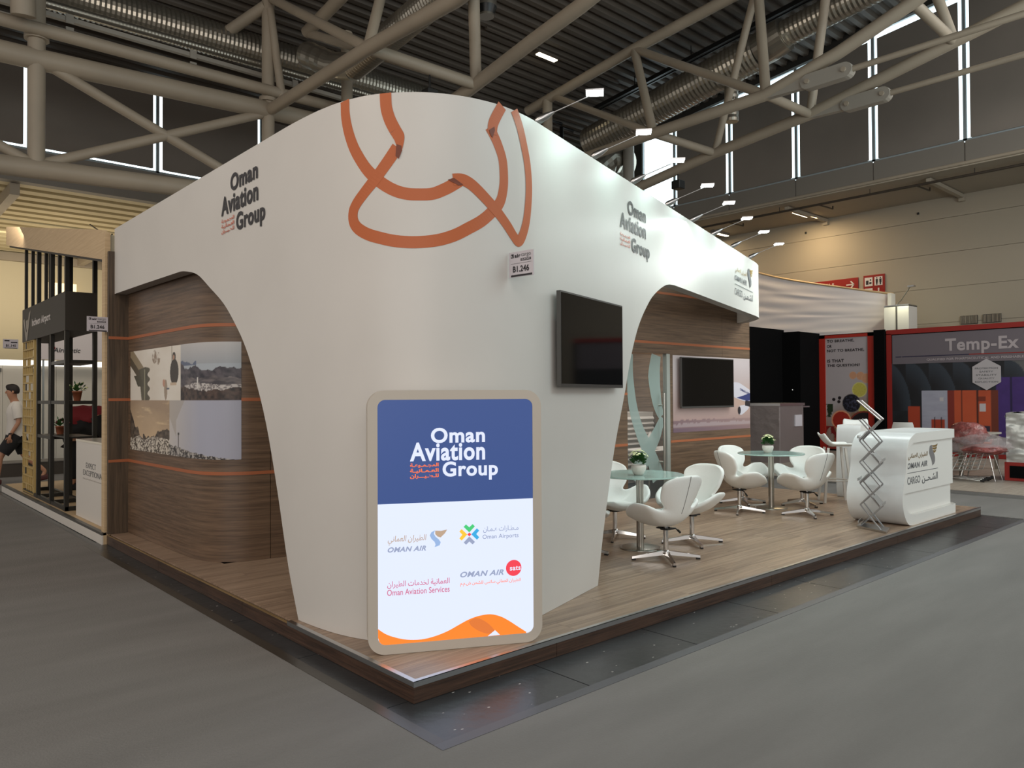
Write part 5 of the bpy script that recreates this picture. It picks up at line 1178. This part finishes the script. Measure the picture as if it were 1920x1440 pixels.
mb = MB(); flat(mb, [(.12,.17),(.26,.17),(.26,.19),(.12,.19)], fn, .002); flat(mb, [(.28,.17),(1.8,.17),(1.8,.19),(.28,.19)], fn, .002); mb.build('dark_rule', pm('indigo', rgb(26, 22, 56), .5), t)
flat(MB(), [(1.8,.17),(4,.17),(4,.19),(1.8,.19)], fn, .002).build('red_rule', M_RED, t)
fh = plane_fn((XB-.03, 2.53, 2.03), (0, -1, 0), (0, 0, 1), (-1, 0, 0))
MB().prism([(.34*math.sin(k*PI/3), .37*math.cos(k*PI/3)) for k in range(6)], fh, 0, .02).build('hexagon_plate', pm('pale_plate', rgb(176, 170, 172), .6), t)
mb = MB()
for k, s_ in enumerate(('PROTECTION', 'SAFETY', 'STABILITY', 'QUALITY', 'REFLECTION')): w2 = .024*len(s_); text(MB(), s_, (-w2, w2, .125-k*.08, .165-k*.08), fh, .022, .02).build('plate_lettering', M_GREYT, t)
# poster with fruit
t = thing('fruit_poster', 'white poster of citrus and berries with question text in red frame', 'poster', (XB, 5.9, .06))
def fruit(U, V):
    X = U*1.16; Y = V*3.0
    C = mixc(RG(176,166,168), RG(168,158,160), fbm(U*3, V*3)); C = mixc(C, RG(134,104,80), np.clip((1.35-Y+.5*(X-.5))*2.0, 0, 1)*np.clip(.4+fbm(U*14, V*2), 0, 1))
    def disc(C, cx, cy, r, rim, fl, ring=.86, seg=False):
        d = np.sqrt((X-cx)**2+(Y-cy)**2)/r; C = np.where((d < 1)[..., None], rim, C)
        th = np.arctan2(Y-cy, X-cx); f = mixc(fl, fl*.72, (np.abs(np.sin(th*5)) < .16).astype(float)*(.6 if seg else 0)+fbm(U*60, V*150)*.3); return np.where((d < ring)[..., None], f, C)
    for cx, cy, r in ((.75, 1.98, .10), (.95, 1.96, .11), (1.1, 1.9, .13)): C = disc(C, cx, cy, r, RG(206,160,128), RG(204,150,116), .9)
    C = disc(C, .92, 1.60, .20, RG(204,196,120), RG(196,184,84), .86, True); C = disc(C, 1.04, 1.08, .15, RG(190,180,110), RG(190,178,90), .86, True)
    C = disc(C, .70, 1.24, .25, RG(120,110,108), RG(26,24,34), .94)
    b = (fbm(U*34, V*90) > .56) & (np.hypot(X-.70, Y-1.24) < .22); C = np.where(b[..., None], RG(62,62,82), C)
    for cx, cy in ((.22, 1.34), (.38, 1.38), (.36, 1.28)): C = disc(C, cx, cy, .045, RG(24,18,22), RG(30,22,26))
    C = np.where(((X < .2) & (Y < 1.22) & (Y > .86) & (fbm(U*14, V*22) > .40))[..., None], RG(36,52,30), C)
    C = disc(C, 1.03, .62, .42, RG(128,52,40), RG(34,24,26), .90); C = disc(C, .42, .78, .27, RG(216,148,112), RG(166,44,30), .86, True)
    C = np.where(((Y < .62) & (X < .36) & (fbm(U*12, V*18) > .42))[..., None], RG(118,24,22), C); C = disc(C, .52, .16, .30, RG(170,70,50), RG(40,24,26), .86); C = np.where((Y < .05)[..., None], RG(150,44,30), C)
    return C
PY0, PY1 = 6.42, 5.27
picture('print', fruit, lambda a, b_, w: Vector((XB-.006, PY0+(PY1-PY0)*a, .10+3.0*b_)), 110, 260, t)
MB().box((XB, 4.80, .06), (XB+.08, 6.62, 3.20)).build('board', M_BLKW, t)
mb = MB(); mb.box((XB-.04, 6.42, .06), (XB+.01, 6.58, 3.18)); mb.box((XB-.04, 5.10, .06), (XB+.01, 5.27, 3.18)); mb.box((XB-.04, 5.10, 3.10), (XB+.01, 6.58, 3.18)); mb.build('red_frame', pm('bright_red_frame', rgb(166, 36, 20), .5), t)
fn = plane_fn((XB-.008, PY0, .10), (0, -1, 0), (0, 0, 1), (-1, 0, 0)); mb = MB()
for s_, v, w2 in (('TO BREATHE,', 2.80, .74), ('OR', 2.67, .13), ('NOT TO BREATHE,', 2.54, 1.0), ('IS THAT', 2.27, .46), ('THE QUESTION?', 2.14, .88)): text(MB(), s_, (.05, .05+w2, v+.07, v+.155), fn, .002, .03).build('lettering', M_BLACKT, t)
t = thing('black_booth_wall', 'matt black booth wall with a corner behind the stand end', 'wall', (17, 7, 0))
MB().box((17.9, 4.82, .06), (17.99, 5.09, 3.24)).build('narrow_panel', M_BLKW, t)
MB().box((16.9, 6.62, 0), (17.0, 7.09, 3.26)).build('side_panel', M_BLKW, t); MB().box((16.9, 6.58, 0), (18.0, 6.62, 3.25)).build('return_panel', M_BLKW, t)
MB().box((11.8, 7.09, 0), (17.0, 7.19, 3.33)).build('back_panel', M_BLKW, t)
tag(MB().lathe([(.02, -.02), (.025, 0), (.02, .02)], (16.88, 6.8, 1.7), 8).build('lock_button', M_ALU), 'tiny pale lock button on the matt black booth wall', 'lock')
# draped white fabric banner above
t = thing('fabric_banner', 'tall sagging white fabric band curving above the black booth walls', 'banner', (20, 8, 3.3))
def drape(a, b_):
    y = 10.6-(10.6-5.75)*a; ztop = 4.48+1.35*(1-a)**1.15*(1-.12*math.sin(a*PI)); z = 3.3+(ztop-3.3)*b_
    sag = (.02*math.sin(b_*30+a*6)+.015*math.sin(b_*47-a*9))*(1-a*.8)+.35*math.sin(a*PI)*(.4+.6*b_); return Vector((20.9-sag*.5, y, z+(.04*math.sin(b_*19+1)*(math.sin(a*PI)))))
MB().grid(drape, 50, 60).build('fabric', pm('white_fabric', rgb(236, 228, 228), .8), t)
MB().tube([drape(k/20, 1)+Vector((0, 0, .03)) for k in range(21)], .035, 6).build('top_rail', M_LWOOD, t)
for y in (5.85, 8.0, 10.5): MB().box((20.94, y-.04, 0), (21.0, y+.04, 4.4)).build('support_post', M_ALU, t)
MB().box((20.6, 5.70, 3.3), (20.9, 5.80, 4.50)).build('end_board', M_WHITE, t)
t = thing('white_cube_tower', 'white panel tower lit by a small arm lamp above the booth', 'tower', (20.4, 5.6, 3.2))
for a, b_, m_ in (((20.0, 5.02, 3.2), (20.04, 5.62, 4.05), 'panel'), ((20.0, 5.62, 3.2), (20.6, 5.66, 4.02), 'panel'), ((20.0, 5.0, 3.2), (20.6, 5.02, 4.05), 'panel')): MB().box(a, b_).build(m_, M_WHITE, t)
MB().box((20.0, 5.0, 4.03), (20.6, 5.66, 4.08)).build('top_frame', M_ALU, t); MB().box((20.05, 5.06, 0), (20.55, 5.56, 3.2)).build('lower_body', M_WHITE, t); MB().box((19.98, 5.30, 3.2), (20.0, 5.34, 4.05)).build('corner_post', M_ALUD, t)
t = thing('arm_lamp', 'small white arm lamp reaching out from the white panel tower', 'lamp', (20.1, 5.3, 4.08))
MB().tube([(20.05, 5.35, 4.08), (20.02, 5.2, 4.2), (19.6, 4.8, 4.5)], .014, 6).build('arm', M_ALU, t); MB().box((19.5, 4.68, 4.48), (19.66, 4.84, 4.52)).build('head', M_ALU, t)
area('arm_lamp_light', (19.6, 5.15, 4.45), (20.0, 5.25, 3.6), .1, .1, 9, (.98, 1, .72))
# foil case at black wall, foil crate on red plinth
t = thing('foil_case', 'tall grey foil wrapped case standing behind the end of the wood wall', 'case', (14, 5.8, 0))
MB().rbox((13.45, 5.3, 0), (14.55, 6.1, 1.36), .02).build('body', pm('grey_foil', rgb(150, 140, 138), .35, .55, bump=(5, .6)), t)
MB().box((13.44, 5.28, 1.33), (14.57, 6.12, 1.39)).build('lid_rim', M_ALU, t); MB().box((14.1, 5.27, .86), (14.42, 5.298, 1.12)).build('label', M_PAPER, t); MB().bar((14.5, 5.32, 1.30), (14.85, 5.32, 1.30), .03).build('latch', M_ALU, t)
t = thing('foil_crate', 'silver foil covered crate on the right edge of the picture', 'crate', (13.6, .4, .38))
bm = bmesh.new(); bmesh.ops.create_grid(bm, x_segments=1, y_segments=1, size=.5); bm.free()
def face(o_, u, v, amp, seed):
    nrm = u.cross(v).normalized(); return MB().grid(lambda a, b_: o_+u*a+v*b_+nrm*(amp*(noise.noise(Vector((a*3+seed, b_*9, seed)))+.5*noise.noise(Vector((a*9, b_*22, seed))))), 30, 36)
mb = MB(); CX0, CX1, CY0, CY1, CZ0, CZ1 = 13.17, 14.1, -.2, .86, .38, 1.24
for o_, u, v, s_ in ((Vector((CX0, CY1, CZ0)), Vector((0, CY0-CY1, 0)), Vector((0, 0, CZ1-CZ0)), 1), (Vector((CX0, CY0, CZ0)), Vector((CX1-CX0, 0, 0)), Vector((0, 0, CZ1-CZ0)), 2), (Vector((CX1, CY1, CZ0)), Vector((CX0-CX1, 0, 0)), Vector((0, 0, CZ1-CZ0)), 3), (Vector((CX1, CY0, CZ0)), Vector((0, CY1-CY0, 0)), Vector((0, 0, CZ1-CZ0)), 5), (Vector((CX0, CY1, CZ1)), Vector((0, CY0-CY1, 0)), Vector((CX1-CX0, 0, 0)), 4)):
    g = face(o_, u, v, .03, s_); mb.add(g.v, g.f, 0, True)
mb.build('foil_cover', M_SILVER, t)
MB().rbox((13.4, .05, 1.25), (13.8, .55, 1.29), .01).build('dark_folder', M_BLACK, t)
t = thing('red_plinth', 'red framed black plinth carrying the silver foil crate', 'plinth', (13.6, .3, .06))
MB().box((13.13, -.4, .06), (14.2, .88, .38)).build('body', M_RED, t); MB().box((13.12, -.4, .11), (13.13, .80, .32)).build('black_inset', M_BLKW, t)
# trestle table, wrapped red chair, wire chairs lying on floor
t = thing('trestle_table', 'narrow table with steel legs before the red framed booth wall', 'table', (14.3, 2, .06))
MB().rbox((13.2, 1.55, .76), (15.45, 2.35, .80), .008).build('table_top', pm('table_white', rgb(190, 186, 176), .4), t); MB().box((13.25, 1.6, .68), (15.4, 2.3, .76)).build('apron', M_BLKW, t)
for x, y in ((13.3, 1.62), (15.34, 1.62), (13.3, 2.28), (15.34, 2.28)): MB().box((x-.03, y-.03, .055), (x+.03, y+.03, .70)).build('leg', M_STEEL, t)
t = thing('wrapped_chair', 'red chair wrapped in crinkled clear plastic film beside the table', 'chair', (13.0, 1.3, .06))
M_WRED = pm('red_under_film', rgb(146, 78, 74), .3, var=(9, .5), bump=(22, 1), coat=.3)
def blob(cx, cy, cz, rx, ry, rz, sd_, flat_=0):
    def f(a, b_):
        th = a*2*PI; ph = -PI/2+b_*PI; d = Vector((math.cos(th)*math.cos(ph), math.sin(th)*math.cos(ph), math.sin(ph))); k = 1+.22*noise.noise(d*3+Vector((sd_, 0, 0)))+.10*noise.noise(d*9+Vector((0, sd_, 0))); return Vector((cx+d.x*rx*k, cy+d.y*ry*k, cz+d.z*rz*k))
    return f
MB().grid(blob(13.1, 1.45, .86, .22, .34, .20, 3), 26, 18).build('backrest', M_WRED, t); MB().grid(blob(12.9, 1.15, .60, .30, .36, .09, 8), 26, 14).build('seat', M_WRED, t)
MB().grid(blob(13.0, 1.25, .68, .34, .50, .20, 5), 30, 20).build('plastic_film', pm('plastic_film', rgb(220, 206, 206), .15, alpha=.3, spec=.9, bump=(14, 1)), t)
for dx, dy in ((.2, .25), (-.2, .25), (.2, -.3), (-.2, -.3)): MB().tube([(12.95+dx*.6, 1.22+dy*.6, .56), (12.95+dx, 1.22+dy, .062)], .012, 6).build('leg', M_CHROME, t)
M_WIRE = pm('pale_wire', rgb(186, 184, 178), .3, .6)
for i, (bx, lb) in enumerate(((12.35, 'wire basket chair lying stacked on the floor, front one'), (12.62, 'wire basket chair lying stacked on the floor, rear one'))):
    t = thing('wire_chair', lb, 'chair', (bx, 1.5, .06), group='stacked wire chairs'); fnw = lambda a, b_: Vector((bx+.42*b_, 1.85-.78*a, .30+.22*a+.10*math.sin(b_*PI)*0-.16*(1-b_)*(.5+a)+.12*b_))
    mb = MB()
    for k in range(9): mb.tube([fnw(k/8, j/6) for j in range(7)], .006, 4)
    for k in range(6): mb.tube([fnw(j/8, k/5) for j in range(9)], .006, 4)
    mb.build('wire_seat', M_WIRE, t)
    for k in range(4): MB().tube([(bx+.05+.1*k, 2.2, .17-.03*k), (bx+.1+.1*k, 1.02, .085+.01*k)], .011, 6).build('leg', M_CHROME, t); MB().tube([(bx+.1+.1*k, 1.06, .088+.01*k), (bx+.1+.1*k, 1.0, .083+.01*k)], .018, 6).build('foot_cap', M_BLACK, t)
t = thing('white_visitor_chair', 'white chair whose back top shows above the reception counter', 'chair', (14.2, 3.0, .06))
MB().grid(lambda a, b_: Vector((14.2+.05*(2*a-1)**2, 3.0+.25*(2*a-1)*(1-.25*b_**3), .5+.50*b_)), 10, 10).build('backrest', M_LEATHER, t); MB().rbox((13.8, 2.76, .46), (14.22, 3.24, .50), .015).build('seat', M_LEATHER, t)
for dx, dy in ((0, 0), (.34, 0), (0, .4), (.34, .4)): MB().tube([(13.84+dx, 2.8+dy, .46), (13.84+dx, 2.8+dy, .056)], .014, 8).build('leg', M_STEEL, t)

# ------------------------------------------------------------------ people
def skin(name, joints, edges, mat, parent, lv=2):
    """joints: name -> ((x,y,z), r or (rx,ry))"""
    ks = list(joints); me = bpy.data.meshes.new(name); me.from_pydata([joints[k][0] for k in ks], [(ks.index(a), ks.index(b_)) for a, b_ in edges], [])
    o = bpy.data.objects.new(name, me); COL.objects.link(o); o.parent = parent; me.materials.append(mat)
    o.modifiers.new('skin', 'SKIN'); sv_ = me.skin_vertices[0].data
    for i, k in enumerate(ks): r_ = joints[k][1]; sv_[i].radius = r_ if isinstance(r_, tuple) else (r_, r_); sv_[i].use_root = (i == 0)
    s_ = o.modifiers.new('sub', 'SUBSURF'); s_.levels = lv; s_.render_levels = lv; o.modifiers['skin'].use_smooth_shade = True
    return o
M_SKIN = pm('skin', rgb(176, 128, 100), .55); M_HAIR = pm('dark_hair', rgb(30, 22, 18), .7); M_TEE = pm('white_cotton', rgb(206, 200, 192), .85); M_SHORT = pm('black_cotton', rgb(22, 21, 22), .85); M_SHOE = pm('maroon_shoe', rgb(70, 26, 26), .6)
# man walking to the left (towards -x), seen from his left side
t = thing('person', 'man in white t-shirt and black shorts striding to the left', 'person', (.36, 13.46, 0), R(172))
t.location.z = .012
J = {'pelvis': ((0, 0, .97), (.15, .12)), 'belly': ((.0, 0, 1.12), (.145, .11)), 'chest': ((.02, 0, 1.34), (.17, .12)), 'neckb': ((.02, 0, 1.50), (.075, .07)), 'neck': ((.05, 0, 1.56), .062), 'headb': ((.075, 0, 1.63), (.085, .09)), 'head': ((.085, 0, 1.72), (.095, .11)), 'crown': ((.075, 0, 1.80), (.07, .08)),
 'shl': ((.01, .19, 1.44), .06), 'ell': ((-.03, .25, 1.15), .042), 'wrl': ((.10, .24, .92), .03), 'shr': ((.01, -.19, 1.44), .06), 'elr': ((-.14, -.24, 1.18), .042), 'wrr': ((-.10, -.25, .93), .03),
 'hipl': ((.02, .10, .90), .095), 'knl': ((.26, .10, .52), .06), 'anl': ((.30, .10, .11), .04), 'tol': ((.45, .10, .05), .035), 'hipr': ((-.02, -.10, .90), .095), 'knr': ((-.12, -.10, .50), .06), 'anr': ((-.46, -.10, .20), .04), 'tor': ((-.40, -.10, .04), .035)}
E_ = [('pelvis','belly'),('belly','chest'),('chest','neckb'),('neckb','neck'),('neck','headb'),('headb','head'),('head','crown'),('chest','shl'),('shl','ell'),('ell','wrl'),('chest','shr'),('shr','elr'),('elr','wrr'),('pelvis','hipl'),('hipl','knl'),('knl','anl'),('anl','tol'),('pelvis','hipr'),('hipr','knr'),('knr','anr'),('anr','tor')]
skin('body', J, E_, M_SKIN, t)
for s_, (wx, wy, wz) in ((1, (.10, .24, .92)), (-1, (-.10, -.25, .93))):      # hands with curled fingers
    Hj = {'wrist': ((wx, wy, wz), .026), 'palm': ((wx+.02, wy, wz-.075), (.040, .018))}; He = [('wrist', 'palm')]
    for f in range(4): Hj['k%d' % f] = ((wx+.045-.022*f, wy, wz-.105), .010); Hj['m%d' % f] = ((wx+.05-.022*f, wy-.012*s_, wz-.145+.004*abs(f-1)), .009); Hj['t%d' % f] = ((wx+.045-.022*f, wy-.03*s_, wz-.17+.006*abs(f-1)), .007); He += [('palm', 'k%d' % f), ('k%d' % f, 'm%d' % f), ('m%d' % f, 't%d' % f)]
    Hj['th'] = ((wx+.06, wy-.01*s_, wz-.06), .011); Hj['tt'] = ((wx+.075, wy-.02*s_, wz-.10), .009); He += [('palm', 'th'), ('th', 'tt')]
    skin('hand', Hj, He, M_SKIN, t)
def sect(tab, cx=lambda z: .01):
    zs = [k[0] for k in tab]
    def f(a, b_):
        z = zs[0]+(zs[-1]-zs[0])*b_; rx = float(np.interp(z, zs, [k[1] for k in tab])); ry = float(np.interp(z, zs, [k[2] for k in tab])); th = 2*PI*a
        return Vector((cx(z)+rx*math.cos(th)*(1+.03*math.sin(5*th+z*9)), ry*math.sin(th), z))
    return f
MB().grid(sect([(.86, .165, .195), (.95, .155, .19), (1.15, .15, .185), (1.32, .165, .21), (1.42, .14, .20), (1.48, .10, .14), (1.53, .072, .085)]), 28, 20).build('t_shirt', M_TEE, t, wld=False)
for s_, P_ in ((1, [(.0, .15, 1.46), (.01, .20, 1.42), (-.005, .225, 1.30), (-.02, .245, 1.21)]), (-1, [(.0, -.15, 1.46), (.01, -.20, 1.42), (-.05, -.22, 1.31), (-.10, -.235, 1.23)])):
    MB().tube(P_, .08, 14, rs=[.07, .085, .08, .078]).build('sleeve', M_TEE, t, wld=False)
MB().grid(sect([(.76, .17, .20), (.86, .17, .195), (.96, .15, .185)]), 28, 8).build('shorts', M_SHORT, t, wld=False)
for P_ in ([(.0, .09, .90), (.08, .10, .78), (.22, .11, .58)], [(-.01, -.09, .90), (-.06, -.10, .76), (-.12, -.11, .56)]): MB().tube(P_, .12, 16, rs=[.125, .13, .112]).build('shorts_leg', M_SHORT, t, wld=False)
def hairf(a, b_):
    th = a*2*PI; ph = -.55+b_*(PI/2+.55); d = Vector((math.cos(th)*math.cos(ph), math.sin(th)*math.cos(ph), math.sin(ph))); lift = max(0, d.x)*.085*(1-b_)
    return Vector((.065+d.x*.112, d.y*.103, 1.735+d.z*.118+lift+.006*noise.noise(d*9)))
MB().grid(hairf, 28, 14).build('hair', M_HAIR, t, wld=False)
MB().lathe([(.0, -.02), (.012, -.012), (.016, 0), (.010, .02), (0, .035)], (.172, 0, 1.69), 8).build('nose', M_SKIN, t, wld=False)
for sy in (-1, 1): MB().lathe([(0, -.03), (.016, -.015), (.018, .01), (0, .032)], (.065, sy*.10, 1.70), 8).build('ear', M_SKIN, t, wld=False); MB().lathe([(0, -.008), (.009, 0), (0, .008)], (.158, sy*.037, 1.72), 6).build('eye', M_HAIR, t, wld=False)
MB().box((.165, -.028, 1.645), (.178, .028, 1.652)).build('mouth', M_WRED, t, wld=False)
for px_, py_, pz_, rr in ((.30, .10, .0, 0), (-.47, -.10, .03, -.5)): o_ = MB().rbox((-.07, -.05, 0), (.21, .05, .10), .03).build('shoe', M_SHOE, t, wld=False); o_.location = (px_, py_, pz_); o_.rotation_euler = (0, -rr*.4, 0)
MB().tube([(.10, .24+.034*math.cos(a), .945) if False else (.10+.032*math.sin(a), .24+.034*math.cos(a), .945) for a in np.linspace(0, 2*PI, 13)], .007, 5).build('wristwatch', M_BLACK, t, wld=False)
# person bending over behind the white box counter
t = thing('person', 'person in red and black clothing bending down behind the white box counter', 'person', (.90, 10.5, .128), R(-20))
J = {'pelvis': ((-.25, 0, .95), (.16, .14)), 'belly': ((-.12, 0, 1.10), (.15, .12)), 'chest': ((.12, 0, 1.20), (.17, .13)), 'neck': ((.32, 0, 1.17), .06), 'head': ((.44, 0, 1.10), (.09, .10)), 'shl': ((.12, .2, 1.16), .07), 'ell': ((.22, .24, .90), .05), 'wrl': ((.38, .2, .72), .035), 'shr': ((.12, -.2, 1.16), .07), 'elr': ((.22, -.24, .90), .05), 'wrr': ((.38, -.2, .72), .035), 'hl': ((-.25, .1, .88), .1), 'kl': ((-.15, .1, .48), .065), 'al': ((-.25, .1, .06), .045), 'hr': ((-.25, -.1, .88), .1), 'kr': ((-.15, -.1, .48), .065), 'ar_': ((-.25, -.1, .06), .045)}
E_ = [('pelvis','belly'),('belly','chest'),('chest','neck'),('neck','head'),('chest','shl'),('shl','ell'),('ell','wrl'),('chest','shr'),('shr','elr'),('elr','wrr'),('pelvis','hl'),('hl','kl'),('kl','al'),('pelvis','hr'),('hr','kr'),('kr','ar_')]
skin('body', J, E_, M_SKIN, t)
M_DRED = pm('dark_red_cloth', rgb(122, 26, 32), .8)
MB().grid(blob(-.02, 0, 1.14, .36, .25, .20, 4), 26, 16).build('red_jacket', M_DRED, t, wld=False)
MB().grid(blob(.0, 0, .98, .34, .27, .20, 7), 26, 16).build('black_shirt', M_SHORT, t, wld=False)
for sy in (-1, 1): MB().tube([(.12, sy*.2, 1.16), (.22, sy*.24, .90), (.34, sy*.21, .76)], .075, 12, rs=[.095, .08, .06]).build('sleeve', M_SHORT, t, wld=False)
skin('trousers', {'a': ((-.26, 0, 1.0), (.19, .17)), 'b': ((-.26, 0, .9), (.18, .17)), 'l': ((-.2, .1, .6), .12), 'l2': ((-.24, .1, .15), .09), 'r': ((-.2, -.1, .6), .12), 'r2': ((-.24, -.1, .15), .09)}, [('a','b'),('b','l'),('l','l2'),('b','r'),('r','r2')], M_SHORT, t)
skin('hair', {'a': ((.42, 0, 1.16), (.11, .12)), 'b': ((.52, 0, 1.10), (.09, .09))}, [('a','b')], M_HAIR, t)
for sy in (-1, 1): MB().rbox((-.30, sy*.1-.05, 0), (-.04, sy*.1+.05, .09), .02).build('shoe', M_SHORT, t, wld=False)
